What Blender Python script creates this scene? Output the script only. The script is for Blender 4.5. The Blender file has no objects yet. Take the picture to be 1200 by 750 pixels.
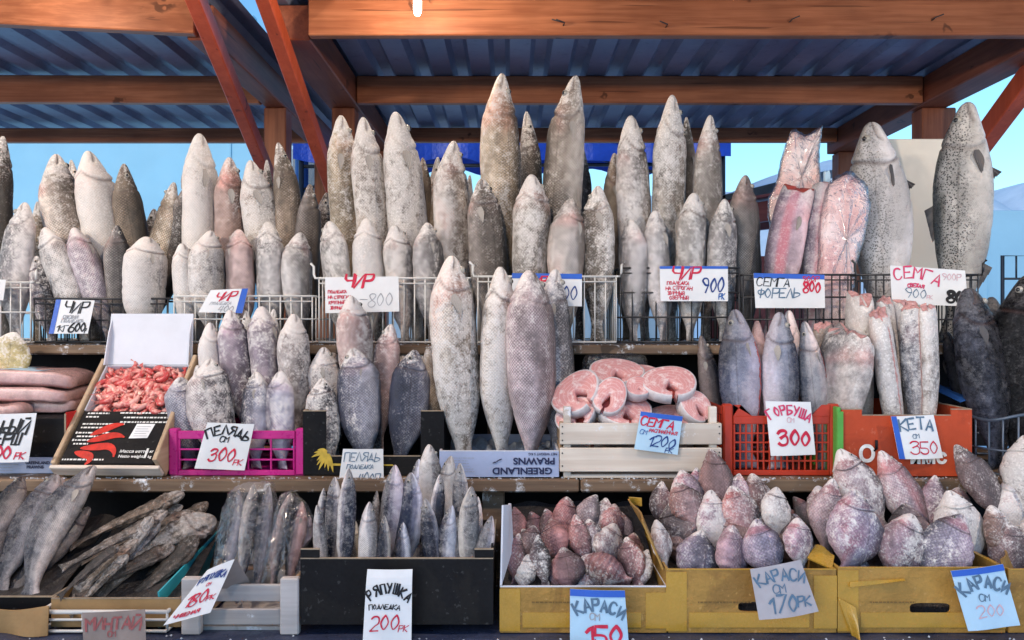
import bpy, math, random
import numpy as np
from mathutils import Vector, Matrix, Quaternion

SC = bpy.context.scene
COL = SC.collection
R = math.radians

# ------------------------------------------------------------------ camera
EYE = 1.5
FPX = 924.0                      # focal length in photo pixels (1200 wide)
cam_d = bpy.data.cameras.new('camera')
cam_d.sensor_width = 36.0
cam_d.lens = FPX / 1200.0 * 36.0
cam_d.clip_start = 0.05
cam_d.clip_end = 2000.0
cam = bpy.data.objects.new('camera', cam_d)
COL.objects.link(cam)
cam.location = (0, 0, EYE)
cam.rotation_euler = (R(90), 0, 0)
SC.camera = cam

# ------------------------------------------------------------------ sky and sun (blue dusk, front of the stall open to the sky)
SUN_EL, SUN_AZ = R(14), R(215)   # azimuth measured from +Y towards +X: behind the camera
world = bpy.data.worlds.new('World')
SC.world = world
world.use_nodes = True
wn, wl = world.node_tree.nodes, world.node_tree.links
bg = wn['Background']
sky = wn.new('ShaderNodeTexSky')
sky.sky_type = 'NISHITA'
sky.sun_disc = False
sky.sun_elevation = SUN_EL
sky.sun_rotation = SUN_AZ
sky.air_density = 1.6
sky.dust_density = 0.3
sky.ozone_density = 7.0
wl.new(sky.outputs[0], bg.inputs[0])
bg.inputs[1].default_value = 0.15

sun_d = bpy.data.lights.new('sun', 'SUN')
sun_d.energy = 0.65
sun_d.angle = R(40)
sun_d.color = (1.0, 0.93, 0.86)
sun = bpy.data.objects.new('sun', sun_d)
COL.objects.link(sun)
sdir = Vector((math.sin(SUN_AZ) * math.cos(SUN_EL), math.cos(SUN_AZ) * math.cos(SUN_EL), math.sin(SUN_EL)))
sun.rotation_euler = sdir.to_track_quat('Z', 'Y').to_euler()

SC.view_settings.view_transform = 'Standard'
SC.view_settings.look = 'None'
SC.view_settings.gamma = 1.0
SC.view_settings.exposure = 1.06
SC.cycles.max_bounces = 6
SC.cycles.transparent_max_bounces = 10
SC.cycles.caustics_reflective = False
SC.cycles.caustics_refractive = False

LAMP_W = 33.0                    # hanging bulbs, watts
LAMP_COL = (1.0, 0.79, 0.58)

# ------------------------------------------------------------------ helpers
def at(px, py, Y):
    """point of the place seen at photo pixel (px, py) when it stands Y metres away"""
    return Vector(((px - 600) / FPX * Y, Y, EYE - (py - 375) / FPX * Y))

def tag(o, label=None, cat=None, group=None, kind=None):
    if label: o['label'] = label
    if cat: o['category'] = cat
    if group: o['group'] = group
    if kind: o['kind'] = kind
    return o

def empty(name, loc, label, cat, group=None):
    o = bpy.data.objects.new(name, None)
    COL.objects.link(o)
    o.location = loc
    o.empty_display_size = 0.05
    return tag(o, label, cat, group)

def link(name, me, mat=None, parent=None, loc=None):
    o = bpy.data.objects.new(name, me)
    COL.objects.link(o)
    if mat is not None and not me.materials:
        me.materials.append(mat)
    if parent is not None:
        o.parent = parent
    if loc is not None:
        o.location = loc
    return o

class MB:
    """collects boxes, tubes, sheets (world coordinates) and builds ONE mesh object"""
    def __init__(s):
        s.v, s.f, s.sm = [], [], []
    def add(s, vs, fs, smooth=False):
        n = len(s.v)
        s.v += [tuple(v) for v in vs]
        s.f += [tuple(i + n for i in f) for f in fs]
        s.sm += [smooth] * len(fs)
        return s
    def hexa(s, p):
        return s.add(p, [(0, 3, 2, 1), (4, 5, 6, 7), (0, 1, 5, 4), (1, 2, 6, 5), (2, 3, 7, 6), (3, 0, 4, 7)])
    def box(s, x0, x1, y0, y1, z0, z1, bev=0.0, M=None):
        if bev <= 0:
            p = [(x0, y0, z0), (x1, y0, z0), (x1, y1, z0), (x0, y1, z0), (x0, y0, z1), (x1, y0, z1), (x1, y1, z1), (x0, y1, z1)]
            if M: p = [M @ Vector(q) for q in p]
            return s.hexa(p)
        b = min(bev, (x1 - x0) * .45, (y1 - y0) * .45, (z1 - z0) * .45)
        X, Y, Z = (x0, x1), (y0, y1), (z0, z1)
        idx, vs = {}, []
        for i in (0, 1):
            for j in (0, 1):
                for k in (0, 1):
                    c = (X[i], Y[j], Z[k]); d = (b if i == 0 else -b, b if j == 0 else -b, b if k == 0 else -b)
                    for a in range(3):     # vertex on the face normal to axis a
                        q = [c[m] + (0 if m == a else d[m]) for m in range(3)]
                        idx[i, j, k, a] = len(vs); vs.append(Vector(q))
        fs = []
        for a in range(3):
            o = [m for m in range(3) if m != a]
            for e in (0, 1):
                ring = []
                for (u, w) in ((0, 0), (1, 0), (1, 1), (0, 1)):
                    t = [0, 0, 0]; t[a] = e; t[o[0]] = u; t[o[1]] = w
                    ring.append(idx[t[0], t[1], t[2], a])
                fs.append(ring)
        for a in range(3):                 # bevel quads along edges parallel to axis a
            o = [m for m in range(3) if m != a]
            for u in (0, 1):
                for w in (0, 1):
                    q = []
                    for e, pair in ((0, (o[0], o[1])), (1, (o[1], o[0]))):
                        t = [0, 0, 0]; t[a] = e; t[o[0]] = u; t[o[1]] = w
                        for m in pair: q.append(idx[t[0], t[1], t[2], m])
                    fs.append(q)
        for i in (0, 1):
            for j in (0, 1):
                for k in (0, 1):
                    fs.append([idx[i, j, k, a] for a in range(3)])
        c = Vector(((x0 + x1) / 2, (y0 + y1) / 2, (z0 + z1) / 2))
        out = []
        for f in fs:
            p = [vs[i] for i in f]
            n = (p[1] - p[0]).cross(p[2] - p[0])
            m = sum(p, Vector()) / len(p)
            out.append(f if n.dot(m - c) > 0 else f[::-1])
        if M: vs = [M @ q for q in vs]
        return s.add(vs, out)
    def bar(s, a, b, w, h, up=(0, 0, 1), bev=0.004):
        """a squared timber from a to b, w wide and h high"""
        a, b = Vector(a), Vector(b)
        y = (b - a).normalized(); u = Vector(up)
        x = y.cross(u).normalized(); z = x.cross(y)
        M = Matrix((x, y, z)).transposed().to_4x4(); M.translation = a
        return s.box(-w / 2, w / 2, 0, (b - a).length, -h / 2, h / 2, bev, M)
    def tube(s, pts, r, n=6, cap=True):
        pts = [Vector(p) for p in pts]
        rs = r if isinstance(r, (list, tuple)) else [r] * len(pts)
        vs, fs = [], []
        for i, p in enumerate(pts):
            d = (pts[min(i + 1, len(pts) - 1)] - pts[max(i - 1, 0)]).normalized()
            u = Vector((0, 0, 1)) if abs(d.z) < .9 else Vector((1, 0, 0))
            x = d.cross(u).normalized(); z = x.cross(d)
            for k in range(n):
                an = 2 * math.pi * k / n
                vs.append(p + (x * math.cos(an) + z * math.sin(an)) * rs[i])
        for i in range(len(pts) - 1):
            for k in range(n):
                fs.append((i * n + k, i * n + (k + 1) % n, (i + 1) * n + (k + 1) % n, (i + 1) * n + k))
        if cap:
            fs.append(tuple(range(n))[::-1]); fs.append(tuple((len(pts) - 1) * n + k for k in range(n)))
        return s.add(vs, fs, True)
    def sheet(s, fn, nu, nv, smooth=True):
        vs = [fn(i / nu, j / nv) for j in range(nv + 1) for i in range(nu + 1)]
        fs = [(j * (nu + 1) + i, j * (nu + 1) + i + 1, (j + 1) * (nu + 1) + i + 1, (j + 1) * (nu + 1) + i) for j in range(nv) for i in range(nu)]
        return s.add(vs, fs, smooth)
    def slab(s, fn, nu, nv, th):
        """a closed sheet th thick; fn gives the point, thickness goes along the vector th"""
        th = Vector(th)
        f0 = [Vector(fn(i / nu, j / nv)) for j in range(nv + 1) for i in range(nu + 1)]
        m = len(f0); w = nu + 1
        vs = f0 + [p + th for p in f0]
        fs = []
        for j in range(nv):
            for i in range(nu):
                q = (j * w + i, j * w + i + 1, (j + 1) * w + i + 1, (j + 1) * w + i)
                fs.append(q); fs.append(tuple(k + m for k in q[::-1]))
        edge = [i for i in range(w)] + [j * w + nu for j in range(1, nv + 1)] + [nv * w + i for i in range(nu - 1, -1, -1)] + [j * w for j in range(nv - 1, 0, -1)]
        for k in range(len(edge)):
            a, b = edge[k], edge[(k + 1) % len(edge)]
            fs.append((b, a, a + m, b + m))
        return s.add(vs, fs, False)
    def build(s, name, mat, parent=None, origin=None):
        o_ = Vector(origin) if origin is not None else (parent.matrix_basis.translation.copy() if parent is not None else None)
        if o_ is None:
            xs = np.array(s.v)
            lo, hi = xs.min(0), xs.max(0)
            o_ = Vector(((lo[0] + hi[0]) / 2, (lo[1] + hi[1]) / 2, lo[2]))
        me = bpy.data.meshes.new(name)
        me.from_pydata([(v[0] - o_[0], v[1] - o_[1], v[2] - o_[2]) for v in s.v], [], s.f)
        me.polygons.foreach_set('use_smooth', s.sm)
        me.update()
        ob = link(name, me, mat, parent)
        if parent is None: ob.location = o_
        elif origin is not None: ob.location = o_ - parent.matrix_basis.translation
        return ob

# ------------------------------------------------------------------ node helpers
class NT:
    def __init__(s, name):
        s.m = bpy.data.materials.new(name); s.m.use_nodes = True
        s.t = s.m.node_tree; s.n = s.t.nodes
        s.b = s.n['Principled BSDF']
    def new(s, k, **kw):
        nd = s.n.new(k)
        for a, v in kw.items(): setattr(nd, a, v)
        return nd
    def put(s, sock, v):
        if isinstance(v, bpy.types.NodeSocket): s.t.links.new(v, sock)
        else: sock.default_value = v
    def math(s, op, a, b=0.0, c=None, clamp=False):
        nd = s.new('ShaderNodeMath', operation=op, use_clamp=clamp)
        s.put(nd.inputs[0], a); s.put(nd.inputs[1], b)
        if c is not None: s.put(nd.inputs[2], c)
        return nd.outputs[0]
    def vmath(s, op, a, b):
        nd = s.new('ShaderNodeVectorMath', operation=op)
        s.put(nd.inputs[0], a); s.put(nd.inputs[1], b)
        return nd.outputs[0]
    def mix(s, f, a, b, mode='MIX'):
        nd = s.new('ShaderNodeMix', data_type='RGBA', blend_type=mode)
        s.put(nd.inputs[0], f)
        for sock, v in ((nd.inputs[6], a), (nd.inputs[7], b)):
            s.put(sock, (*v, 1.0) if isinstance(v, tuple) and len(v) == 3 else v)
        return nd.outputs[2]
    def step(s, v, lo, hi):
        nd = s.new('ShaderNodeMapRange', interpolation_type='SMOOTHSTEP')
        s.put(nd.inputs[0], v); nd.inputs[1].default_value = lo; nd.inputs[2].default_value = hi
        return nd.outputs[0]
    def lin(s, v, a, b, c, d):
        nd = s.new('ShaderNodeMapRange')
        s.put(nd.inputs[0], v)
        for i, q in enumerate((a, b, c, d)): nd.inputs[i + 1].default_value = q
        return nd.outputs[0]
    def noise(s, vec, scale, detail=3.0, rough=.55, dist=0.0):
        nd = s.new('ShaderNodeTexNoise')
        if vec is not None: s.put(nd.inputs['Vector'], vec)
        nd.inputs['Scale'].default_value = scale; nd.inputs['Detail'].default_value = detail
        nd.inputs['Roughness'].default_value = rough; nd.inputs['Distortion'].default_value = dist
        return nd.outputs[0]
    def ramp(s, v, stops):
        nd = s.new('ShaderNodeValToRGB')
        s.put(nd.inputs[0], v)
        e = nd.color_ramp.elements
        while len(e) < len(stops): e.new(.5)
        for q, (p, c) in zip(e, stops):
            q.position = p; q.color = (*c, 1.0)
        return nd.outputs[0]
    def coords(s):
        """object coordinates shifted by the object's own random number"""
        tc = s.new('ShaderNodeTexCoord'); oi = s.new('ShaderNodeObjectInfo')
        k = s.math('MULTIPLY', oi.outputs['Random'], 37.0)
        cb = s.new('ShaderNodeCombineXYZ')
        for i in range(3): s.put(cb.inputs[i], k)
        return s.vmath('ADD', tc.outputs['Object'], cb.outputs[0]), oi
    def bump(s, h, strength=.4, dist=.002):
        nd = s.new('ShaderNodeBump')
        nd.inputs['Strength'].default_value = strength; nd.inputs['Distance'].default_value = dist
        s.put(nd.inputs['Height'], h)
        s.put(s.b.inputs['Normal'], nd.outputs[0])
    def out(s, col, rough=.6, spec=.4, metal=0.0):
        s.put(s.b.inputs['Base Color'], (*col, 1.0) if isinstance(col, tuple) and len(col) == 3 else col)
        s.put(s.b.inputs['Roughness'], rough)
        s.b.inputs['Specular IOR Level'].default_value = spec
        s.b.inputs['Metallic'].default_value = metal
        return s.m

def mat_plain(name, col, rough=.55, spec=.4, metal=0.0, var=.25, scale=14.0, bump=.15, frost=0.0, dist=.002, stain=None):
    """a painted / plastic / paper surface with uneven tone, grime and a little frost"""
    t = NT(name); vec, oi = t.coords()
    n1 = t.noise(vec, scale, 5.0, .6); n2 = t.noise(vec, scale * 9, 3.0)
    k = t.lin(n1, .25, .75, 1 - var, 1 + var * .6)
    c = t.mix(1.0, col, t.new_rgb(k) if False else t.combine(k), 'MULTIPLY')
    if stain:
        ns = t.noise(vec, 4.5, 6.0, .65, .8)
        c = t.mix(t.math('MULTIPLY', t.step(ns, .52, .60), .6), c, stain)
        sf = t.noise(vec, 75.0, 3.0, .6); c = t.mix(t.math('MULTIPLY', t.step(sf, .64, .70), .5), c, tuple(min(.5, q * 1.3 + .05) for q in col))
    if frost > 0:
        f = t.step(t.math('ADD', t.math('MULTIPLY', n1, .6), t.math('MULTIPLY', n2, .5)), .74 - frost * .3, .86 - frost * .2)
        c = t.mix(f, c, (.62, .64, .68))
    t.bump(t.math('ADD', n1, t.math('MULTIPLY', n2, .4)), bump, dist)
    return t.out(c, t.lin(n2, .3, .7, rough - .1, rough + .12), spec, metal)
def _combine(s, k):
    cb = s.new('ShaderNodeCombineColor')
    for i in range(3): s.put(cb.inputs[i], k)
    return cb.outputs[0]
NT.combine = _combine

def mat_wood(name, c0, c1, axis=0, scale=1.0, frost=0.0, rough=.6, knots=True):
    """boards: long grain along the given local axis, knots, worn tone"""
    t = NT(name); vec, oi = t.coords()
    mp = t.new('ShaderNodeMapping'); t.put(mp.inputs[0], vec)
    sc = [26.0 * scale] * 3; sc[axis] = 1.6 * scale
    mp.inputs['Scale'].default_value = sc
    g = t.noise(mp.outputs[0], 1.0, 6.0, .62, .8)
    mp2 = t.new('ShaderNodeMapping'); t.put(mp2.inputs[0], vec)
    sc2 = [95.0 * scale] * 3; sc2[axis] = 3.0 * scale
    mp2.inputs['Scale'].default_value = sc2
    fine = t.noise(mp2.outputs[0], 1.0, 3.0)
    big = t.noise(vec, 3.0, 3.0)
    c = t.mix(t.step(t.math('ADD', t.math('MULTIPLY', g, .7), t.math('MULTIPLY', fine, .35)), .38, .72), c0, c1)
    c = t.mix(1.0, c, t.combine(t.lin(big, .3, .7, .72, 1.15)), 'MULTIPLY')
    if knots:
        vo = t.new('ShaderNodeTexVoronoi'); mp3 = t.new('ShaderNodeMapping'); t.put(mp3.inputs[0], vec)
        sc3 = [5.0] * 3; sc3[axis] = 2.6; mp3.inputs['Scale'].default_value = sc3
        t.put(vo.inputs['Vector'], t.vmath('ADD', mp3.outputs[0], t.noise(vec, 14.0, 2.0))); vo.inputs['Scale'].default_value = 1.0
        c = t.mix(t.math('MULTIPLY', t.step(t.noise(mp2.outputs[0], .55, 2.0, .4), .70, .74), .6), c, tuple(q * .22 for q in c0))
        kn = t.math('SUBTRACT', 1.0, t.step(vo.outputs['Distance'], .07, .15))
        c = t.mix(t.math('MULTIPLY', kn, .85), c, tuple(q * .3 for q in c0))
    if frost > 0:
        nf = t.noise(vec, 16.0, 6.0, .7)
        c = t.mix(t.step(nf, .66 - frost * .3, .72 - frost * .15), c, (.66, .68, .73))
    t.bump(t.math('ADD', t.math('MULTIPLY', g, .6), fine), .3, .0015)
    return t.out(c, rough, .35)

def mat_fish(name, back, flank, belly, scale=.6, cell=.0065, blood=.3, rough=.5, spots=0.0, stripe=None, mottling=.45, frosting=1.0, stops=(.25, .43, .58, .78), spec=.45):
    t = NT(name); vec, oi = t.coords()
    fc = t.new('ShaderNodeAttribute', attribute_name='fc'); sp = t.new('ShaderNodeSeparateXYZ'); t.put(sp.inputs[0], fc.outputs['Vector'])
    T, V = sp.outputs[0], sp.outputs[1]
    mp_ = t.new('ShaderNodeMapping'); t.put(mp_.inputs[0], vec); mp_.inputs['Scale'].default_value = (1.0, 1.0, .42)
    n1 = t.noise(mp_.outputs[0], 13.0, 5.0, .62, .3); n2 = t.noise(vec, 42.0, 7.0, .74); n3 = t.noise(vec, 170.0, 3.0, .6)
    n4 = t.noise(mp_.outputs[0], 6.0, 3.0, .55, .5)
    vv = t.math('ADD', V, t.lin(n1, .25, .75, -.13, .13))
    c = t.ramp(vv, [(stops[0], back), (stops[1], flank), (stops[2], flank), (stops[3], belly)])
    c = t.mix(1.0, c, oi.outputs['Color'], 'MULTIPLY')
    c = t.mix(1.0, c, t.combine(t.lin(n2, .34, .66, 1 - mottling, 1 + mottling * .6)), 'MULTIPLY')
    c = t.mix(1.0, c, t.combine(t.lin(n4, .36, .64, .48, 1.32)), 'MULTIPLY')

    # scales: a diamond net in the fish's own length / girth coordinates
    sc = t.new('ShaderNodeAttribute', attribute_name='sc'); ss = t.new('ShaderNodeSeparateXYZ'); t.put(ss.inputs[0], sc.outputs['Vector'])
    wob = t.lin(n2, 0, 1, -.5, .5)
    x = t.math('MULTIPLY', ss.outputs[0], math.pi / cell); y = t.math('MULTIPLY', ss.outputs[1], math.pi / cell)
    p = t.math('ABSOLUTE', t.math('MULTIPLY', t.math('SINE', t.math('ADD', t.math('ADD', x, y), wob)), t.math('SINE', t.math('ADD', t.math('SUBTRACT', x, y), wob))))
    line = t.math('SUBTRACT', 1.0, t.step(p, 0.02, .45))
    onb = t.math('SUBTRACT', 1.0, t.step(T, .80, .84))
    msk = t.math('MULTIPLY', t.math('MULTIPLY', onb, t.step(n1, .32, .5)), scale)
    line = t.math('MULTIPLY', line, msk)
    c = t.mix(msk, c, t.mix(1.0, c, t.combine(t.lin(p, .1, .9, .62, 1.5)), 'MULTIPLY'))
    ll = t.math('SUBTRACT', 1.0, t.step(t.math('ABSOLUTE', t.math('SUBTRACT', V, .47)), .004, .016))
    c = t.mix(t.math('MULTIPLY', t.math('MULTIPLY', ll, onb), .45), c, t.mix(1.0, c, (.35, .32, .3), 'MULTIPLY'))
    c = t.mix(t.math('MULTIPLY', line, .45), c, t.mix(1.0, c, (.3, .29, .31), 'MULTIPLY'))
    if stripe:
        s_ = t.math('MULTIPLY', t.step(V, .36, .44), t.math('SUBTRACT', 1.0, t.step(V, .52, .62)))
        c = t.mix(t.math('MULTIPLY', s_, t.lin(n1, .3, .7, .35, .95)), c, stripe)
    if spots > 0:
        vo = t.new('ShaderNodeTexVoronoi'); t.put(vo.inputs['Vector'], vec); vo.inputs['Scale'].default_value = 160.0
        d = t.math('SUBTRACT', 1.0, t.step(vo.outputs['Distance'], .30, .50))
        keep = t.step(t.math('ADD', t.math('MULTIPLY', n1, .7), t.math('SUBTRACT', .58, V)), .22, .50)
        c = t.mix(t.math('MULTIPLY', t.math('MULTIPLY', d, keep), spots), c, (.018, .02, .024))
    # blood stains round gills and bruises
    if blood > 0:
        gl = t.math('MULTIPLY', t.step(T, .74, .82), t.math('SUBTRACT', 1.0, t.step(T, .86, .95)))
        bm = t.math('ADD', t.step(n4, .60, .76), t.math('MULTIPLY', gl, t.step(n4, .46, .62)), clamp=True)
        c = t.mix(t.math('MULTIPLY', bm, blood), c, t.mix(1.0, c, (.95, .30, .27), 'MULTIPLY'))
    # rime: soft patches and a fine sparkle of crystals, thicker on the snout
    fr = t.math('ADD', t.math('ADD', t.math('MULTIPLY', n2, .55), t.math('MULTIPLY', n1, .45)), t.math('SUBTRACT', oi.outputs['Alpha'], .5))
    fr = t.math('ADD', fr, t.math('MULTIPLY', t.step(T, .78, 1.0), .14))
    f1 = t.step(fr, .52, .66)
    f2 = t.math('MULTIPLY', t.step(n3, .52, .60), t.step(fr, .40, .58))
    f = t.math('ADD', t.math('MULTIPLY', f1, .80 * frosting), t.math('MULTIPLY', f2, .55 * frosting), clamp=True)
    c = t.mix(f, c, (.72, .685, .675))
    c = t.mix(t.math('MULTIPLY', sp.outputs[2], .85), c, (.075, .042, .038))  # gill and mouth clefts: dark gill colour plus cavity shade painted in
    h = t.math('ADD', t.math('ADD', t.math('MULTIPLY', n2, 1.25), t.math('MULTIPLY', n3, .35)), t.math('MULTIPLY', line, -.55))
    t.bump(h, .75, .004)
    return t.out(c, t.math('ADD', t.lin(n2, .3, .7, rough - .14, rough + .14), t.math('MULTIPLY', f, .2)), spec)

# ------------------------------------------------------------------ materials
M = {}
M['beam'] = mat_wood('stained_timber', (.31, .10, .042), (.50, .19, .088), 0, 1.0, rough=.45)
M['beam_y'] = mat_wood('stained_timber_deep', (.21, .058, .03), (.33, .10, .048), 1, 1.0, rough=.5)
M['post'] = mat_wood('stained_post', (.20, .06, .03), (.33, .115, .055), 2, 1.0, rough=.45)
M['brace'] = mat_wood('red_brace', (.44, .068, .024), (.55, .10, .038), 2, .6, rough=.42)
M['shelf'] = mat_wood('shelf_board', (.12, .075, .05), (.23, .155, .10), 0, 1.0, frost=.35)
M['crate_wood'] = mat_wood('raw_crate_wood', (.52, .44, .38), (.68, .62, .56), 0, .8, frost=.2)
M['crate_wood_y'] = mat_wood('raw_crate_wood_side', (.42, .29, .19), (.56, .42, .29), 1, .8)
M['grey_wood'] = mat_wood('weathered_crate_wood', (.38, .35, .35), (.52, .49, .49), 0, .8, frost=.15)
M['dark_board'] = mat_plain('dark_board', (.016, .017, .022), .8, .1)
M['cloth'] = mat_plain('dark_blue_cover', (.035, .045, .09), .35, .5, var=.4, scale=8, bump=.5, dist=.01, frost=.05)
M['wire_white'] = mat_plain('white_coated_wire', (.62, .61, .60), .35, .5, var=.12)
M['wire_grey'] = mat_plain('grey_wire', (.26, .25, .25), .35, .5, metal=.5, var=.2)
M['wire_dark'] = mat_plain('dark_wire', (.04, .04, .045), .4, .5, metal=.3, var=.2)
M['wire_blue'] = mat_plain('blue_grey_wire', (.09, .12, .17), .4, .5, metal=.3, var=.2)
M['pink'] = mat_plain('magenta_plastic', (.50, .016, .22), .32, .5, var=.18, scale=9, bump=.05)
M['orange'] = mat_plain('orange_plastic', (.42, .035, .014), .38, .5, var=.2, scale=9, bump=.05)
M['orange_card'] = mat_plain('orange_carton_board', (.44, .060, .020), .6, .3, var=.2, scale=10, frost=.06, stain=(.30, .04, .015))
M['green'] = mat_plain('green_plastic', (.09, .33, .06), .45)
M['black_card'] = mat_plain('black_carton_board', (.007, .007, .009), .6, .15, var=.4, scale=12, frost=.0, stain=(.013, .012, .012))
M['yellow'] = mat_plain('yellow_carton_board', (.34, .19, .046), .5, .3, var=.35, scale=9, bump=.6, dist=.010, stain=(.19, .10, .028))
M['tape'] = mat_plain('yellow_tape', (.42, .24, .035), .25, .5, var=.15)
M['raw_edge'] = mat_plain('raw_board_edge', (.30, .24, .18), .8, .2, var=.3, scale=60)
M['white_card'] = mat_plain('white_carton_board', (.60, .62, .70), .55, .35, var=.1, scale=9, bump=.08)
M['blue_card'] = mat_plain('pale_blue_carton_board', (.36, .42, .62), .5, .35, var=.15, frost=.05)
M['brown_card'] = mat_plain('brown_carton_board', (.36, .22, .10), .7, .25, var=.25, bump=.25)
M['red_card'] = mat_plain('red_carton_board', (.50, .02, .02), .5)
M['teal'] = mat_plain('teal_carton_board', (.03, .33, .42), .45, .4, var=.2)
M['liner'] = mat_plain('crumpled_dark_liner', (.020, .018, .02), .45, .5, var=.4, scale=30, bump=.6, dist=.01, frost=.02)
M['paper'] = mat_plain('white_paper', (.70, .71, .74), .7, .25, var=.07, scale=20, bump=.08)
M['paper_blue'] = mat_plain('pale_blue_paper', (.40, .58, .74), .7, .25, var=.08, scale=20, bump=.08)
M['paper_grey'] = mat_plain('grey_card_paper', (.40, .37, .40), .8, .2, var=.12, scale=20, bump=.08)
M['paper_brown'] = mat_plain('damp_brown_card', (.30, .24, .22), .8, .2, var=.18, scale=20)
M['tab_blue'] = mat_plain('blue_tape_edge', (.03, .11, .50), .4, .4, var=.12)
for k, c in dict(ink_red=(.55, .02, .06), ink_pink=(.60, .05, .14), ink_black=(.012, .012, .016), ink_navy=(.02, .05, .22), ink_blue=(.03, .12, .38),
                 ink_grey=(.33, .34, .38), ink_faint=(.62, .38, .44), ink_dull=(.34, .10, .10), print_white=(.70, .70, .70), print_navy=(.02, .025, .08),
                 ink_steel=(.10, .17, .26)).items():
    M[k] = mat_plain(k, c, .5, .3, var=.3, scale=90, bump=0.0)
M['petal'] = mat_plain('yellow_print', (.55, .38, .05), .5, var=.3, scale=60)
M['faint_print'] = mat_plain('faint_brown_print', (.17, .10, .035), .7, .2, var=.4, scale=120, bump=0.0)
M['prawn_print'] = mat_plain('red_print', (.52, .02, .012), .4, var=.5, scale=40)
M['shrimp'] = None
M['eye_white'] = mat_plain('fish_eye_rim', (.32, .30, .27), .25, .6, var=.1)
M['eye_dark'] = mat_plain('fish_eye_pupil', (.012, .012, .014), .12, .7, var=.05)
M['fin'] = mat_plain('frozen_fin', (.32, .29, .27), .5, .4, var=.4, scale=50, frost=.35)
M['fin_dark'] = mat_plain('dark_fin', (.07, .065, .07), .5, .4, var=.4, scale=50, frost=.1)
M['cut'] = mat_plain('cut_pink_flesh', (.56, .29, .28), .45, .4, var=.45, scale=70, bump=.4, frost=.45)
M['gut'] = mat_plain('red_belly_lining', (.36, .06, .05), .4, .5, var=.5, scale=60, bump=.4, frost=.15)
M['bulb'] = None

ice = (.60, .58, .57)
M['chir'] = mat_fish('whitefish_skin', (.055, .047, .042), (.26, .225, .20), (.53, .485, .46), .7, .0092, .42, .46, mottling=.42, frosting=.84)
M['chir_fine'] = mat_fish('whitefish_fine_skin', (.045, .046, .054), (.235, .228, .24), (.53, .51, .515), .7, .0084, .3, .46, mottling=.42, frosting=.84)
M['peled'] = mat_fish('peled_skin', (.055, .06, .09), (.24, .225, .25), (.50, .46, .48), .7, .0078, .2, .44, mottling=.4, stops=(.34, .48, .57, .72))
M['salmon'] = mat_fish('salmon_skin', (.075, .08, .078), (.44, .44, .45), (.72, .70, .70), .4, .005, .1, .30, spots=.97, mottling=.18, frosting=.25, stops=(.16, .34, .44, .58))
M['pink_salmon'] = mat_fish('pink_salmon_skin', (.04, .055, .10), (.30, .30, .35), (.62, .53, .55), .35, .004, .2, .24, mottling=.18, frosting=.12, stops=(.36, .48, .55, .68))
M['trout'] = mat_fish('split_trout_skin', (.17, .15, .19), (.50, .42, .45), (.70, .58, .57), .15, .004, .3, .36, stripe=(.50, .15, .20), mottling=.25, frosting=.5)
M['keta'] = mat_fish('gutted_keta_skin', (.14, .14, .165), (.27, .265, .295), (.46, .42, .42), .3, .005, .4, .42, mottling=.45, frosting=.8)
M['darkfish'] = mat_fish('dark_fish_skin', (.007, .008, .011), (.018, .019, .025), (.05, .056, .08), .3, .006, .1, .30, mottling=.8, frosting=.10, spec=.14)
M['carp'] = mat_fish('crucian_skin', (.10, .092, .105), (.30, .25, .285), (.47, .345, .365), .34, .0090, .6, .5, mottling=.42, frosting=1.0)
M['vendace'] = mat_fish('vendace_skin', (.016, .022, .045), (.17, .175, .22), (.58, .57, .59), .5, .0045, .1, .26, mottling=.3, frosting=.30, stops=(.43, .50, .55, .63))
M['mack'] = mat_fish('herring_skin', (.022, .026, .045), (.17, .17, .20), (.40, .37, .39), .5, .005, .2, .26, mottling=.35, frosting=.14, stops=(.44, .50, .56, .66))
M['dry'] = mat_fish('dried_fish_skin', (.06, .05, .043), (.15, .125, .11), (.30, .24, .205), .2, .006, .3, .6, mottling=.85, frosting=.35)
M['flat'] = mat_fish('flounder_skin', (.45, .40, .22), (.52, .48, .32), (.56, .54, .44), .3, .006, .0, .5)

def mat_flesh():
    t = NT('salmon_steak_flesh'); vec, oi = t.coords()
    fc = t.new('ShaderNodeAttribute', attribute_name='fc'); sp = t.new('ShaderNodeSeparateXYZ'); t.put(sp.inputs[0], fc.outputs['Vector'])
    n = t.noise(vec, 60.0, 4.0); n2 = t.noise(vec, 260.0, 2.0)
    ring = t.math('SINE', t.math('ADD', t.math('MULTIPLY', sp.outputs[0], 34.0), t.math('MULTIPLY', n, 6.0)))
    c = t.mix(t.math('MULTIPLY', t.step(ring, .5, 1.0), .34), (.56, .26, .26), (.72, .54, .53))
    c = t.mix(t.math('MULTIPLY', t.step(t.math('ADD', n, t.math('MULTIPLY', n2, .35)), .66, .86), .7), c, (.74, .62, .62))
    t.bump(n, .3, .002)
    return t.out(c, .4, .45)
M['flesh'] = mat_flesh()
M['steak_skin'] = mat_plain('steak_skin', (.58, .53, .55), .4, .45, var=.25, scale=60, bump=.3, frost=.4)

def mat_fillet():
    t = NT('wrapped_fillet_flesh'); vec, oi = t.coords()
    n1 = t.noise(vec, 8.0, 4.0, .55, .4); n2 = t.noise(vec, 60.0, 3.0)
    c = t.ramp(n1, [(.25, (.50, .25, .25)), (.45, (.62, .43, .42)), (.62, (.70, .62, .62))])
    c = t.mix(t.step(n2, .52, .72), c, (.74, .66, .66))
    c = t.mix(1.0, c, oi.outputs['Color'], 'MULTIPLY')
    t.bump(t.math('ADD', n1, n2), .3, .003)
    return t.out(c, .4, .4)
M['fillet'] = mat_fillet()

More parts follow.
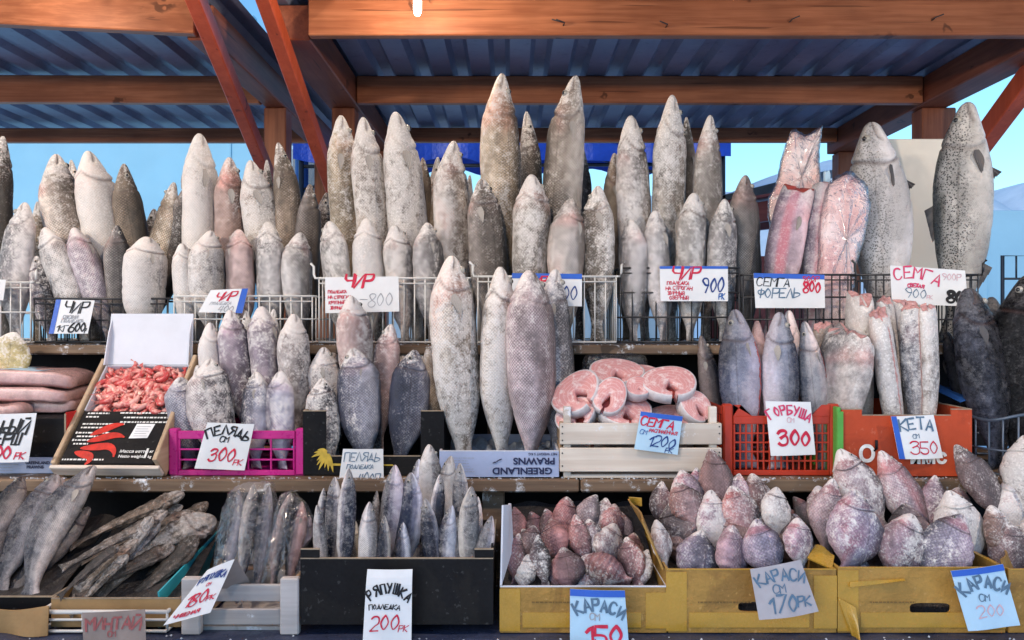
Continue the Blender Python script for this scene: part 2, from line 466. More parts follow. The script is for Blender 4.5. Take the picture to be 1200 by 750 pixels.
def mat_film(name='clear_film', amt=.8):
    t = NT(name); vec, oi = t.coords()
    n1 = t.noise(vec, 26.0, 4.0, .65, 1.2); n2 = t.noise(vec, 110.0, 2.0, .5, .8)
    tr = t.new('ShaderNodeBsdfTransparent'); gl = t.new('ShaderNodeBsdfGlossy')
    gl.inputs['Roughness'].default_value = .16; gl.inputs['Color'].default_value = (.75, .77, .8, 1)
    bp = t.new('ShaderNodeBump'); bp.inputs['Strength'].default_value = 1.0; bp.inputs['Distance'].default_value = .009
    t.put(bp.inputs['Height'], t.math('ADD', n1, t.math('MULTIPLY', n2, .35)))
    t.put(gl.inputs['Normal'], bp.outputs[0])
    fr = t.new('ShaderNodeFresnel'); fr.inputs[0].default_value = 1.45; t.put(fr.inputs['Normal'], bp.outputs[0])
    mx = t.new('ShaderNodeMixShader')
    t.put(mx.inputs[0], t.math('ADD', t.math('MULTIPLY', fr.outputs[0], amt), .015, clamp=True))
    t.put(mx.inputs[1], tr.outputs[0]); t.put(mx.inputs[2], gl.outputs[0])
    t.put(t.n['Material Output'].inputs[0], mx.outputs[0])
    return t.m
M['film'] = mat_film()
M['thin_film'] = mat_film('thin_clear_film', .42)

def mat_shrimp():
    t = NT('cooked_shrimp'); vec, oi = t.coords()
    n = t.noise(vec, 70.0, 4.0, .6); n2 = t.noise(vec, 14.0, 2.0)
    c = t.mix(t.step(t.math('ADD', t.math('MULTIPLY', n, .6), t.math('MULTIPLY', n2, .5)), .46, .66), (.50, .055, .055), (.74, .38, .33))
    t.bump(n, .4, .002)
    return t.out(c, .26, .55)
M['shrimp'] = mat_shrimp()

def mat_metal_sheet():
    t = NT('corrugated_steel'); vec, oi = t.coords()
    n = t.noise(vec, 2.5, 5.0, .6); n2 = t.noise(vec, 30.0, 3.0)
    c = t.mix(t.step(n, .3, .7), (.15, .18, .28), (.23, .26, .36))
    c = t.mix(t.math('MULTIPLY', t.step(n2, .55, .75), .35), c, (.06, .06, .08))
    t.bump(n2, .1, .002)
    return t.out(c, .38, .5, .35)
M['sheet'] = mat_metal_sheet()

def mat_snow():
    t = NT('snow'); tc = t.new('ShaderNodeTexCoord')
    n = t.noise(tc.outputs['Object'], 1.2, 8.0, .6); n2 = t.noise(tc.outputs['Object'], 22.0, 4.0)
    c = t.mix(t.step(n, .3, .7), (.68, .72, .76), (.82, .85, .88))
    t.bump(t.math('ADD', n, t.math('MULTIPLY', n2, .2)), .6, .06)
    return t.out(c, .7, .3)
M['snow'] = mat_snow()
M['bluewall'] = mat_plain('pale_blue_wall_paint', (.42, .74, .88), .6, .3, var=.10, scale=1.2, bump=.05)
M['tentwall'] = mat_plain('white_tent_fabric', (.62, .74, .80), .6, .3, var=.10, scale=2.0, bump=.2, dist=.02)
M['tarp'] = mat_plain('strong_blue_tarpaulin', (.008, .055, .46), .4, .5, var=.35, scale=3.0, bump=.6, dist=.03)
M['panel'] = mat_plain('pale_cladding', (.40, .62, .72), .6, .3, var=.08, scale=1.5)
M['maroon'] = mat_wood('maroon_timber', (.13, .03, .035), (.20, .05, .055), 0, 1.0, rough=.5)
M['white_board'] = mat_plain('white_board', (.66, .64, .60), .5, .35, var=.06, scale=6, bump=.05)
M['blue_metal'] = mat_plain('blue_painted_steel', (.03, .09, .26), .4, .5, var=.2)
M['grey_block'] = mat_plain('grey_blue_render', (.16, .24, .36), .7, .3, var=.2, scale=2)
M['glass'] = mat_plain('dim_window_glass', (.03, .05, .09), .1, .7, var=.2)
M['pack'] = mat_plain('frozen_mince_block', (.74, .46, .45), .3, .5, var=.35, scale=30, bump=.4, frost=.25)
M['ice'] = mat_plain('crushed_ice', (.62, .66, .74), .4, .5, var=.3, scale=60, bump=.9, dist=.01)

# ------------------------------------------------------------------ ground and distance
def ground():
    m = MB()
    rng = np.random.RandomState(3)
    ph = rng.rand(12) * 6.28
    def fn(u, v):
        x = -60 + 120 * u; y = -60 + 160 * v
        z = .05 * math.sin(x * .7 + ph[0]) * math.sin(y * .5 + ph[1]) + .02 * math.sin(x * 2.3 + ph[2]) * math.sin(y * 1.9 + ph[3])
        if y > 6.0: z += min(1.0, (y - 6) / 6) * (.25 + .25 * math.sin(x * .9 + ph[4]))
        return (x, y, z - .07)
    m.sheet(fn, 90, 110)
    o = m.build('snow_ground', M['snow'], origin=(0, 0, 0)); o['kind'] = 'structure'
    far = MB()
    def fn2(u, v):
        a = 2 * math.pi * u; r = 70 + 900 * v * v
        return (r * math.cos(a), r * math.sin(a), -.12)
    far.sheet(fn2, 48, 8)
    o = far.build('snow_field', M['snow'], origin=(0, 0, 0)); o['kind'] = 'structure'
    # a snow covered rise behind the right-hand stalls
    h = MB()
    def fn3(u, v):
        x = 1.5 + 26 * u; y = 14 + 12 * v
        t = math.sin(math.pi * min(1, v * 1.2) * .5)
        z = t * (5.6 + .5 * math.sin(x * .8) + .3 * math.sin(x * 2.1 + 1)) * min(1, u * 5 + .35)
        return (x, y, z - .1)
    h.sheet(fn3, 50, 20)
    o = h.build('snow_bank', M['snow'], origin=(12, 18, 0)); o['kind'] = 'structure'
ground()

def seamed_wall(name, x0, x1, y, z1, mat, label, step, th=.12):
    r = empty(name, ((x0 + x1) / 2, y, 0), label, 'wall')
    m = MB(); m.box(x0, x1, y, y + th, 0, z1, .01); m.build('wall_face', mat, r)
    s = MB(); x = x0 + step * .6
    while x < x1 - .05:
        s.box(x - .012, x + .012, y - .012, y, 0.02, z1 - .03); x += step
    s.build('seam_strip', mat, r)
    return r
seamed_wall('plain_wall', -13, -2.62, 8.0, 4.6, M['bluewall'], 'pale blue plain wall closing the view behind the left canopy', 3.9)
seamed_wall('tent_wall', -1.6, 2.2, 9.5, 3.0, M['tentwall'], 'white blue seamed tent side behind the middle of the stall', .55)
seamed_wall('panel_wall', 6.2, 13.0, 11.5, 3.1, M['panel'], 'pale blue panel clad wall beyond the snow at far right', 1.25)

def facade():
    r = empty('apartment_building', (-4.6, 17, 0), 'grey blue building with dark windows seen between the canopies', 'building')
    m = MB(); m.box(-6.4, -2.6, 17, 19, 0, 7.5); m.build('wall', M['grey_block'], r)
    for i in range(3):
        for j in range(4):
            x = -6.0 + i * 1.2; z = 1.0 + j * 1.6
            f = MB(); f.box(x, x + .8, 16.96, 17, z, z + 1.05); fo = f.build('window', M['tentwall'], r)
            g = MB(); g.box(x + .08, x + .72, 16.945, 16.96, z + .08, z + .97)
            go = g.build('pane', M['glass'], origin=(0, 0, 0)); go.parent = fo
            go.location = -(r.location + fo.location); 
facade()
pm = MB(); pm.tube([(-1.76, 6.6, 0), (-1.76, 6.6, 3.1)], .055, 10); pm.tube([(-1.76, 6.6, 3.1), (-1.76, 6.6, 3.16)], .075, 10)
pm.tube([(-1.76, 6.6, 0), (-1.76, 6.6, .03)], .11, 10)
tag(pm.build('steel_post', M['blue_metal']), 'slim dark blue steel post standing behind the gap between the canopies', 'post')

def tarp_tent():
    r = empty('tarpaulin_tent', (.1, 7.0, 0), 'strong blue tarpaulin roof on dark poles behind the middle fish', 'tent')
    m = MB()
    def fn(u, v):
        x = -1.75 + 3.5 * u; y = 6.3 + 1.4 * v
        z = 2.96 + .42 * math.sin(math.pi * v) - .05 * math.sin(math.pi * u * 3) ** 2 + .03 * math.sin(u * 31 + v * 4) 
        return (x, y, z)
    m.slab(fn, 40, 12, (0, 0, .01)); m.build('roof_sheet', M['tarp'], r)
    v = MB()
    v.slab(lambda a, b: (-1.75 + 3.5 * a, 6.3 + .03 * math.sin(a * 44), 2.96 - .05 * math.sin(math.pi * a * 3) ** 2 - .17 * b - .02 * math.sin(a * 30)), 60, 3, (0, .008, 0))
    v.build('valance', M['tarp'], r)
    for x in (-1.7, 1.7):
        for y in (6.36, 7.64):
            p = MB(); p.tube([(x, y, 0), (x, y, 2.94)], .022, 8); p.build('pole', M['wire_dark'], r)
    f = MB(); f.tube([(-1.7, 6.37, 2.74), (1.7, 6.37, 2.76)], .016, 6); f.tube([(-1.7, 6.37, 2.55), (-.4, 6.37, 2.90)], .013, 6); f.tube([(1.7, 6.37, 2.56), (.3, 6.37, 2.90)], .013, 6)
    f.build('frame', M['wire_dark'], r)
tarp_tent()

def back_stall():
    r = empty('market_stall', (2.6, 6.6, 0), 'maroon timber stall with snow on its roof behind the pink fillets', 'stall')
    def tim(a, b, w, h, n): k = MB(); k.bar(a, b, w, h); k.build(n, M['maroon'], r)
    tim((1.55, 6.4, 2.30), (2.95, 6.4, 2.52), .10, .16, 'beam')
    tim((1.55, 7.9, 2.36), (2.95, 7.9, 2.54), .10, .16, 'beam')
    tim((1.6, 6.45, 1.95), (2.86, 6.45, 1.95), .08, .14, 'rail')
    for x in (1.75, 2.82):
        tim((x, 6.52, 0), (x, 6.52, 2.36 + (x - 1.75) * .155), .12, .12, 'post')
    k = MB(); k.box(1.6, 2.86, 6.6, 6.64, 0, 1.9); k.build('back_board', M['maroon'], r)
    s = MB()
    def fn(u, v):
        x = 1.4 + 1.6 * u; y = 6.2 + 1.9 * v
        return (x, y, 2.42 + .16 * (x - 1.55) + .22 * math.sin(math.pi * min(max(v, .04), .96)) ** .5 * (.7 + .4 * math.sin(x * 3.1)) + .02)
    s.sheet(fn, 30, 16)
    s.build('roof_snow', M['snow'], r)
    b = MB(); b.slab(lambda u, v: (1.4 + 1.6 * u, 6.2 + 1.9 * v, 2.40 + .16 * (1.4 + 1.6 * u - 1.55)), 2, 2, (0, 0, .02)); b.build('roof', M['maroon'], r)
back_stall()
nb = MB()
nb.tube([(5.35, 8.6, .0), (5.35, 8.6, 2.2), (5.9, 8.6, 2.2), (5.9, 8.6, 0)], .02, 6); nb.tube([(5.35, 8.6, 1.95), (5.9, 8.6, 1.95)], .014, 6)
for q in (5.5, 5.62, 5.75): nb.tube([(q, 8.6, 1.95), (q, 8.6, 2.2)], .010, 6)
tag(nb.build('metal_rack', M['wire_dark']), 'thin dark metal rack standing in the snow at far right', 'rack')

# ------------------------------------------------------------------ the canopies
def corrugated(x0, x1, y0, y1, z, name, parent, pitch=.202, dep=.03, slope=0.0):
    prof = []
    x = x0
    while x < x1:
        for (dx, dz) in ((0, 0), (.098, 0), (.122, dep), (.178, dep)):
            if x + dx <= x1: prof.append((x + dx, z + dz))
        x += pitch
    prof.append((x1, z))
    vs, fs = [], []
    n = len(prof)
    for y in (y0, y1):
        for up in (0, .0012):
            vs += [(a, y, b + up + slope * (y - y0)) for a, b in prof]
    for i in range(n - 1):
        fs.append((i, i + 1, 2 * n + i + 1, 2 * n + i)); fs.append((n + i, 3 * n + i, 3 * n + i + 1, n + i + 1))
        fs.append((i, n + i, n + i + 1, i + 1)); fs.append((2 * n + i, 2 * n + i + 1, 3 * n + i + 1, 3 * n + i))
    m = MB(); m.add(vs, fs)
    return m.build(name, M['sheet'], parent)

def nail(m, x, y, z, s):
    m.tube([(x, y, z), (x + .004, y - .022, z + .004), (x + .03 * s, y - .035, z + .012)], .0028, 5)

def canopy_right():
    r = empty('market_canopy', (.7, 3.5, 0), 'right canopy of orange brown beams under corrugated blue grey steel', 'canopy')
    def bm(a, b, w, h, n, mat, up=(0, 0, 1)):
        k = MB(); k.bar(a, b, w, h, up, .005); return k.build(n, M[mat], r)
    for i, (Y, z0, z1) in enumerate(((3.22, 2.655, 2.80), (4.22, 2.655, 2.80), (5.33, 2.70, 2.795))):
        bm((-.828, Y, (z0 + z1) / 2), (2.19 if i else 2.52, Y, (z0 + z1) / 2), .05, z1 - z0, 'beam', 'beam')
    bm((-.828, 1.2, 2.73), (2.52, 1.2, 2.73), .05, .14, 'beam', 'beam')
    bm((-.915, 3.25, 2.727), (-.915, 5.5, 2.727), .165, .145, 'rafter', 'beam_y')
    bm((2.28, 3.25, 2.727), (2.28, 5.5, 2.727), .17, .145, 'rafter', 'beam_y')
    for (x, y, w, t) in ((-.915, 4.33, .125, 2.652), (2.315, 4.33, .185, 2.652), (2.31, 5.45, .15, 2.652), (-.915, 5.42, .12, 2.652), (-.915, 1.1, .12, 2.652), (2.9, 1.1, .12, 2.652)):
        k = MB(); k.box(x - w / 2, x + w / 2, y - .06, y + .06, 0, t, .006); k.build('post', M['post'], r)
    bm((-.945, 2.80, 2.84), (-.945, 4.26, 2.14), .058, .075, 'brace', 'brace', (0, 1, 1))
    bm((2.36, 4.26, 2.22), (2.36, 3.0, 2.95), .08, .10, 'brace', 'brace', (0, 1, 1))
    corrugated(-1.02, 2.36, .75, 5.75, 2.803, 'roof_sheet', r)
    for (px, py, s) in ((660, 30, -1), (780, 32, -1), (925, 26, 1), (1092, 24, 1), (660, 30, -1.6), (1245, 20, 1)):
        m = MB(); p = at(px, py, 3.195); nail(m, p.x, p.y, p.z, s); m.build('nail', M['wire_dark'], r)
canopy_right()

def canopy_left():
    r = empty('market_canopy', (-3.0, 3.5, 0), 'left canopy of orange brown beams nearest the blue wall', 'canopy')
    def bm(a, b, w, h, n, mat, up=(0, 0, 1)):
        k = MB(); k.bar(a, b, w, h, up, .005); return k.build(n, M[mat], r)
    bm((-5.0, 2.72, 2.745), (-1.29, 3.22, 2.735), .05, .145, 'beam', 'beam')
    bm((-5.0, 4.22, 2.742), (-1.345, 4.22, 2.727), .05, .145, 'beam', 'beam')
    bm((-5.2, 5.33, 2.745), (-1.345, 5.33, 2.745), .05, .095, 'beam', 'beam')
    bm((-5.0, 1.2, 2.73), (-1.345, 1.2, 2.73), .05, .14, 'beam', 'beam')
    bm((-1.285, 3.25, 2.727), (-1.285, 5.5, 2.727), .11, .145, 'rafter', 'beam_y')
    for (y, w) in ((4.33, .12), (5.42, .11), (1.1, .11)):
        k = MB(); k.box(-1.345, -1.345 + w, y - .06, y + .06, 0, 2.652, .006); k.build('post', M['post'], r)
    k = MB(); k.box(-4.6, -4.46, 4.27, 4.41, 0, 2.652, .006); k.build('post', M['post'], r)
    bm((-1.205, 2.80, 2.84), (-1.285, 4.26, 2.20), .058, .075, 'brace', 'brace', (0, 1, 1))
    corrugated(-5.4, -1.13, .75, 5.75, 2.822, 'roof_sheet', r)
canopy_left()

def bulb_mat():
    t = NT('lit_bulb'); t.b.inputs['Base Color'].default_value = (.9, .85, .8, 1)
    t.b.inputs['Emission Color'].default_value = (1, .84, .66, 1); t.b.inputs['Emission Strength'].default_value = 14
    return t.m
M['bulb'] = bulb_mat()
def lamp(x, y, z, top, label, watts):
    r = empty('hanging_lamp', (x, y, z), label, 'lamp', 'bulbs hanging under the canopies')
    c = MB(); c.tube([(x, y, top), (x + .004, y, (top + z) / 2 + .05), (x, y, z + .16)], .004, 6); c.build('cord', M['wire_dark'], r)
    s = MB(); s.tube([(x, y, z + .17), (x, y, z + .165), (x, y, z + .11), (x, y, z + .105)], [.008, .019, .021, .016], 12); s.build('socket', M['white_board'], r)
    b = MB(); b.tube([(x, y, z + .105), (x, y, z + .10), (x, y, z + .02), (x, y, z + .006), (x, y, z)], [.012, .015, .015, .011, .003], 12); b.build('bulb', M['bulb'], r)
    l = bpy.data.lights.new('bulb_light', 'POINT'); l.energy = watts; l.color = LAMP_COL; l.shadow_soft_size = .05
    lo = bpy.data.objects.new('bulb_light', l); COL.objects.link(lo); lo.parent = r; lo.location = (0, -.045, .045)
lamp(-.35, 2.92, 2.625, 2.80, 'lit white bulb hanging before the front beam left of middle', 7.5)
lamp(-1.72, 2.72, 2.67, 2.82, 'lit white bulb hanging before the front beam at far left', 6.5)
for i, (x, k) in enumerate(((-2.1, 1.35), (-.25, .75), (2.25, 1.35))):
    lamp(x, 1.24, 2.44, 2.66, ['lit bulb over the customers at far left', 'lit bulb over the customers near the middle', 'lit bulb over the customers at far right'][i], LAMP_W * k)

# ------------------------------------------------------------------ the tiered stand
TOP, MID, LOW = 1.424, 1.078, .802         # heights of the three tiers
def stand():
    r = empty('display_stand', (0, 2.4, 0), 'tiered wooden fish stand with three shelves and dark back', 'display stand')
    xs = [-2.6, -1.2, .18, 1.3, 2.6]
    for a, b in zip(xs[:-1], xs[1:]):
        k = MB(); k.box(a + .002, b - .002, 2.37, 2.98, TOP - .028, TOP, .004); k.build('shelf_board', M['shelf'], r)
        k = MB(); k.box(a + .002, b - .002, 2.085, 2.60, MID - .034, MID, .004); k.build('shelf_board', M['shelf'], r)
        k = MB(); k.box(a + .002, b - .002, 1.715, 2.32, LOW - .03, LOW, .004); k.build('shelf_board', M['shelf'], r)
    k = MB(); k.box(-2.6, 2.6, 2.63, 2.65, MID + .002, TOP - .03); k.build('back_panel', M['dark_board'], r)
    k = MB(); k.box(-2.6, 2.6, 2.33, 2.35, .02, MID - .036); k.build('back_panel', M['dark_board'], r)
    for x in (-2.5, -1.28, -.05, 1.1, 2.45):
        k = MB(); k.box(x - .03, x + .03, 2.12, 2.17, LOW + .001, MID - .036, .004); k.build('upright', M['shelf'], r)
        k = MB(); k.box(x - .03, x + .03, 2.55, 2.60, MID + .001, TOP - .03, .004); k.build('upright', M['shelf'], r)
        k = MB(); k.box(x - .04, x + .04, 1.74, 1.82, 0, LOW - .032, .004); k.build('leg', M['shelf'], r)
        k = MB(); k.box(x - .04, x + .04, 2.86, 2.94, 0, TOP - .03, .004); k.build('leg', M['shelf'], r)
    m = MB()
    def fn(u, v):
        x = -2.5 + 5.0 * u
        return (x, 1.700 - .010 * math.sin(x * 19) - .01 * math.sin(x * 47 + 1) - .03 * v, LOW - .006 - .62 * v + .012 * math.sin(x * 7))
    m.slab(fn, 160, 12, (0, -.004, 0)); m.build('front_cover', M['cloth'], r)
    m = MB(); m.slab(lambda u, v: (-2.5 + 5 * u, 1.694 + .35 * v, LOW + .0016 + .0012 * math.sin(u * 210) * (1 - v) - .012 * max(0, 1 - v * 16)), 200, 32, (0, 0, -.001)); m.build('top_cover', M['cloth'], r)
stand()
wb = MB(); a = at(1030, 330, 2.86); b = at(1113, 163, 2.86)
wb.box(a.x, b.x, 2.855, 2.870, TOP + .001, b.z, .003)
tag(wb.build('white_board', M['white_board']), 'plain white board standing upright behind the two whole salmon', 'board')

# ------------------------------------------------------------------ containers
def wire_basket(px0, px1, pyt, Yf, Yb, zf, mat, label, pitch=.03, nh=2, lip=0, name='wire_basket', r=.0023):
    x0 = at(px0, 0, Yf).x; x1 = at(px1, 0, Yf).x; z1 = at(0, pyt, Yf).z
    rt = empty(name, ((x0 + x1) / 2, (Yf + Yb) / 2, zf), label, 'basket', 'wire baskets on the stand')
    z0 = zf + .009
    m = MB(); m.tube([(x0, Yf, z1), (x1, Yf, z1), (x1, Yb, z1), (x0, Yb, z1), (x0, Yf, z1)], r * 1.6, 6)
    if lip:
        for x, s in ((x0, -1), (x1, 1)):
            m.tube([(x, Yf, z1), (x + s * .012, Yf, z1), (x + s * .016, Yf, z1 + .012), (x + s * .016, Yf, z1 + .035), (x + s * .026, Yf, z1 + .045)], r * 1.7, 6)
    m.build('rim', mat, rt)
    n = max(3, int((x1 - x0) / pitch)); nd = max(2, int((Yb - Yf) / (pitch * 1.4)))
    for (Y, nm) in ((Yf, 'front_grid'), (Yb, 'back_grid')):
        k = MB()
        for i in range(n + 1):
            x = x0 + (x1 - x0) * i / n
            k.tube([(x, Y, z1), (x, Y, z0)], r, 5)
        for j in range(nh):
            z = z0 + (z1 - z0) * j / nh
            k.tube([(x0, Y - r, z), (x1, Y - r, z)], r * 1.2, 5)
        if nm == 'front_grid': k.tube([(x0, Y - r, z1 - .016), (x1, Y - r, z1 - .016)], r, 5)
        k.build(nm, mat, rt)
    for x in (x0, x1):
        k = MB()
        for i in range(1, nd):
            y = Yf + (Yb - Yf) * i / nd
            k.tube([(x, y, z1), (x, y, z0)], r, 5)
        for j in range(nh):
            z = z0 + (z1 - z0) * j / nh
            k.tube([(x, Yf, z), (x, Yb, z)], r, 5)
        k.build('side_grid', mat, rt)
    k = MB()
    for i in range(0, n + 1, 2):
        x = x0 + (x1 - x0) * i / n
        k.tube([(x, Yf, z0 - .003), (x, Yb, z0 - .003)], r, 5)
    k.build('floor_grid', mat, rt)
    return rt
YB = 2.395
wire_basket(-70, 36, 331, YB, 2.80, TOP, M['wire_white'], 'white wire basket cut off by the left edge', .03, 2, 1)
wire_basket(40, 197, 350, YB + .02, 2.80, TOP, M['wire_dark'], 'dark low wire basket behind the white prawn carton lid', .033, 2)
wire_basket(204, 366, 347, YB, 2.80, TOP, M['wire_white'], 'white wire basket right of the prawn carton lid', .032, 2)
wire_basket(374, 548, 326, YB, 2.80, TOP, M['wire_white'], 'tall white wire basket carrying the 800 sign', .031, 1, 1)
wire_basket(560, 722, 324, YB, 2.80, TOP, M['wire_white'], 'white wire basket behind the big upright fish at middle', .031, 1, 1)
wire_basket(727, 866, 314, YB + .02, 2.80, TOP, M['wire_dark'], 'dark wire basket carrying the 900 sign', .036, 3)
wire_basket(871, 1003, 322, YB + .02, 2.80, TOP, M['wire_dark'], 'black wire basket under the salmon and trout sign', .024, 3)
wire_basket(1008, 1146, 322, YB + .02, 2.82, TOP, M['wire_dark'], 'black wire basket holding two whole salmon', .024, 3, 1)

def side_basket():        # round-cornered blue-grey basket with the dark fish at the right end
    r = empty('wire_basket', (at(1185, 0, 2.2).x, 2.25, MID), 'curved blue grey wire basket with big dark fish at right edge', 'basket', 'wire baskets on the stand')
    def ring(z, bulge=0):
        cx, cy, a, b = at(1196, 0, 2.2).x, 2.28, .135, .18
        return [(cx + a * math.copysign(abs(math.cos(t)) ** .6, math.cos(t)), cy + b * math.copysign(abs(math.sin(t)) ** .6, math.sin(t)), z + .012 * math.sin(3 * t) * bulge) for t in [2 * math.pi * i / 40 for i in range(41)]]
    zs = [MID + .006, MID + .07, MID + .16]
    m = MB(); m.tube(ring(zs[2], 1), .0045, 6); m.build('rim', M['wire_blue'], r)
    k = MB(); k.tube(ring(zs[0]), .0035, 6); k.tube(ring(zs[1]), .0032, 6)
    R0, R2 = ring(zs[0]), ring(zs[2], 1)
    for i in range(0, 40, 2): k.tube([R0[i], R2[i]], .0028, 5)
    k.build('grid', M['wire_blue'], r)
side_basket()

def crate_plastic(px0, px1, pyt, Yf, Yb, zf, mat, label, nx, nz, dip=0):
    x0 = at(px0, 0, Yf).x; x1 = at(px1, 0, Yf).x; z1 = at(0, pyt, Yf).z; z0 = zf + .002
    r = empty('plastic_crate', ((x0 + x1) / 2, (Yf + Yb) / 2, zf), label, 'crate', 'crates and cartons of fish')
    t = .005
    for x in (x0, x1 - .026):
        for y in (Yf, Yb - .026):
            m = MB(); m.box(x, x + .026, y, y + .026, z0, z1 + (.006 if dip == 0 else .01), .004); m.build('corner_post', mat, r)
    def wall(p, q, ax):       # lattice wall from p to q along ax (0 x, 1 y)
        k = MB()
        def B(a0, a1, b0, b1, d0, d1):
            if ax == 0: k.box(a0, a1, p[1] + d0, p[1] + d1, b0, b1, .0015)
            else: k.box(p[0] + d0, p[0] + d1, a0, a1, b0, b1, .0015)
        a0 = p[ax] + .027; a1 = q[ax] - .027
        zt = z1 - (dip if ax == 0 else 0)
        B(a0, a1, zt - .022, zt, 0, t + .004); B(a0, a1, z0, z0 + .014, 0, t + .003)
        n = nx if ax == 0 else int(nx * .7)
        for i in range(n + 1):
            a = a0 + (a1 - a0 - .005) * i / n
            B(a, a + .005, z0 + .0145, zt - .0225, 0.0005, t)
        for j in range(1, nz):
            z = z0 + .014 + (zt - z0 - .036) * j / nz
            B(a0, a1, z - .0025, z + .0025, .0015, t - .001)
        if dip and ax == 0:
            for s in (0, 1):
                e0 = a0 if s == 0 else a1 - .05
                vs = [(e0, zt), (e0 + .05, zt), (e0 + (.05 if s else 0), z1 + .008), (e0 + (.02 if s == 0 else .03), z1 + .008)] if s == 0 else [(e0, zt), (e0 + .05, zt), (e0 + .05, z1 + .008), (e0 + .03, z1 + .008)]
                y0, y1 = p[1], p[1] + t
                k.add([(a, y0, b) for a, b in vs] + [(a, y1, b) for a, b in vs], [(0, 1, 2, 3), (7, 6, 5, 4), (0, 4, 5, 1), (1, 5, 6, 2), (2, 6, 7, 3), (3, 7, 4, 0)])
        k.build('lattice_side', mat, r)
    wall((x0, Yf), (x1, Yf), 0); wall((x0, Yb - t), (x1, Yb - t), 0); wall((x0, Yf), (x0, Yb), 1); wall((x1 - t, Yf), (x1 - t, Yb), 1)
    k = MB(); k.box(x0 + .004, x1 - .004, Yf + .004, Yb - .004, z0 - .001, z0 + .005); k.build('floor', mat, r)
    return r
crate_plastic(197, 357, 505, 2.13, 2.42, MID, M['pink'], 'bright magenta plastic lattice crate', 5, 3)
crate_plastic(848, 984, 478, 2.13, 2.45, MID, M['orange'], 'orange red plastic crate with fine lattice sides', 16, 5, .022)

def carton(px0, px1, pyt, Yf, Yb, zf, mat, label, name='carton', notch=None, edge='raw_edge', lin=None, hole=None, edge_px=0, skew=0.0):
    """open cardboard box; notch = (depth, side margin) lowers the middle of the front wall; hole = handle slot (x centre px, y px, half width px, half height px)"""
    x0 = at(px0, 0, Yf).x; x1 = at(px1, 0, Yf).x; z1 = at(0, pyt, Yf).z; z0 = zf + .004; t = .005
    r = empty(name, ((x0 + x1) / 2, (Yf + Yb) / 2, zf), label, 'carton', 'crates and cartons of fish')
    rs = random.Random(int(px0))
    def sag(x): return .004 * math.sin((x - x0) / (x1 - x0) * math.pi) * rs.choice((1, 1))
    # front wall as a profile in x-z so notches and handle slots are real openings
    zt = lambda x: z1 - (notch[0] if notch and x0 + notch[1] < x < x1 - notch[1] else 0)
    m = MB()
    if hole:
        hx = at(hole[0], 0, Yf).x; hz = at(0, hole[1], Yf).z; hw = hole[2] / FPX * Yf; hh = hole[3] / FPX * Yf
        outer = [(x0, z0), (x1, z0), (x1, z1), (x0, z1)]
        N = 24
        ring = []
        for i in range(N):
            a = 2 * math.pi * (i + .5) / N - math.pi * .75
            ring.append((hx + hw * math.copysign(abs(math.cos(a)) ** .45, math.cos(a)), hz + hh * math.copysign(abs(math.sin(a)) ** .6, math.sin(a))))
        # outer ring resampled: project each inner point outwards on the rectangle
        out = []
        for i in range(N):
            q = i * 4 / N; e = int(q); f = q - e
            a, b = outer[e % 4], outer[(e + 1) % 4]
            out.append((a[0] + (b[0] - a[0]) * f, a[1] + (b[1] - a[1]) * f))
        vs = [(x, Yf, z) for x, z in out + ring] + [(x, Yf + t, z) for x, z in out + ring]
        fs = []
        for i in range(N):
            j = (i + 1) % N
            fs += [(i, j, N + j, N + i), (2 * N + j, 2 * N + i, 3 * N + i, 3 * N + j), (N + i, N + j, 3 * N + j, 3 * N + i), (j, i, 2 * N + i, 2 * N + j)]
        m.add(vs, fs)
    elif notch:
        d, s = notch
        m.box(x0, x0 + s, Yf, Yf + t, z0, z1); m.box(x1 - s, x1, Yf, Yf + t, z0, z1); m.box(x0 + s, x1 - s, Yf, Yf + t, z0, z1 - d)
    else:
        m.box(x0, x1, Yf, Yf + t, z0, z1)
    m.build('front_wall', mat, r)
    k = MB()
    k.box(x0, x0 + t, Yf + t, Yb - t, z0, z1); k.build('side_wall', mat, r)
    k = MB(); k.box(x1 - t, x1, Yf + t, Yb - t, z0, z1); k.build('side_wall', mat, r)
    k = MB(); k.box(x0, x1, Yb - t, Yb, z0, z1); k.build('back_wall', mat, r)
    k = MB(); k.box(x0 + t, x1 - t, Yf + t, Yb - t, z0, z0 + t); k.build('base', mat, r)
    e = MB(); ee = .0022
    if notch:
        d, s = notch
        e.box(x0, x0 + s, Yf - .0005, Yf + t + .001, z1, z1 + ee); e.box(x1 - s, x1, Yf - .0005, Yf + t + .001, z1, z1 + ee)
        e.box(x0 + s + .001, x1 - s - .001, Yf - .0005, Yf + t + .001, z1 - d, z1 - d + ee)
    else: e.box(x0, x1, Yf - .0005, Yf + t + .0005, z1, z1 + ee)
    e.box(x0 - .0005, x0 + t, Yf + t + .001, Yb, z1, z1 + ee); e.box(x1 - t, x1 + .0005, Yf + t + .001, Yb, z1, z1 + ee)
    e.build('board_edge', M[edge], r)
    if lin:
        (zl0, zl1) = lin; l = MB()
        rr = [rs.random() * 6 for _ in range(4)]
        l.slab(lambda u, v: (x0 + t + .003 + (x1 - x0 - 2 * t - .006) * u, Yf + t + .003 + (Yb - Yf - 2 * t - .006) * v,
                              z0 + zl0 + (zl1 - zl0) * v + .006 * math.sin(u * 17 + rr[0]) * math.sin(v * 13 + rr[1])), 18, 14, (0, 0, -.003))
        l.build('liner', M['liner'], r)
    return r, (x0, x1, z0, z1)

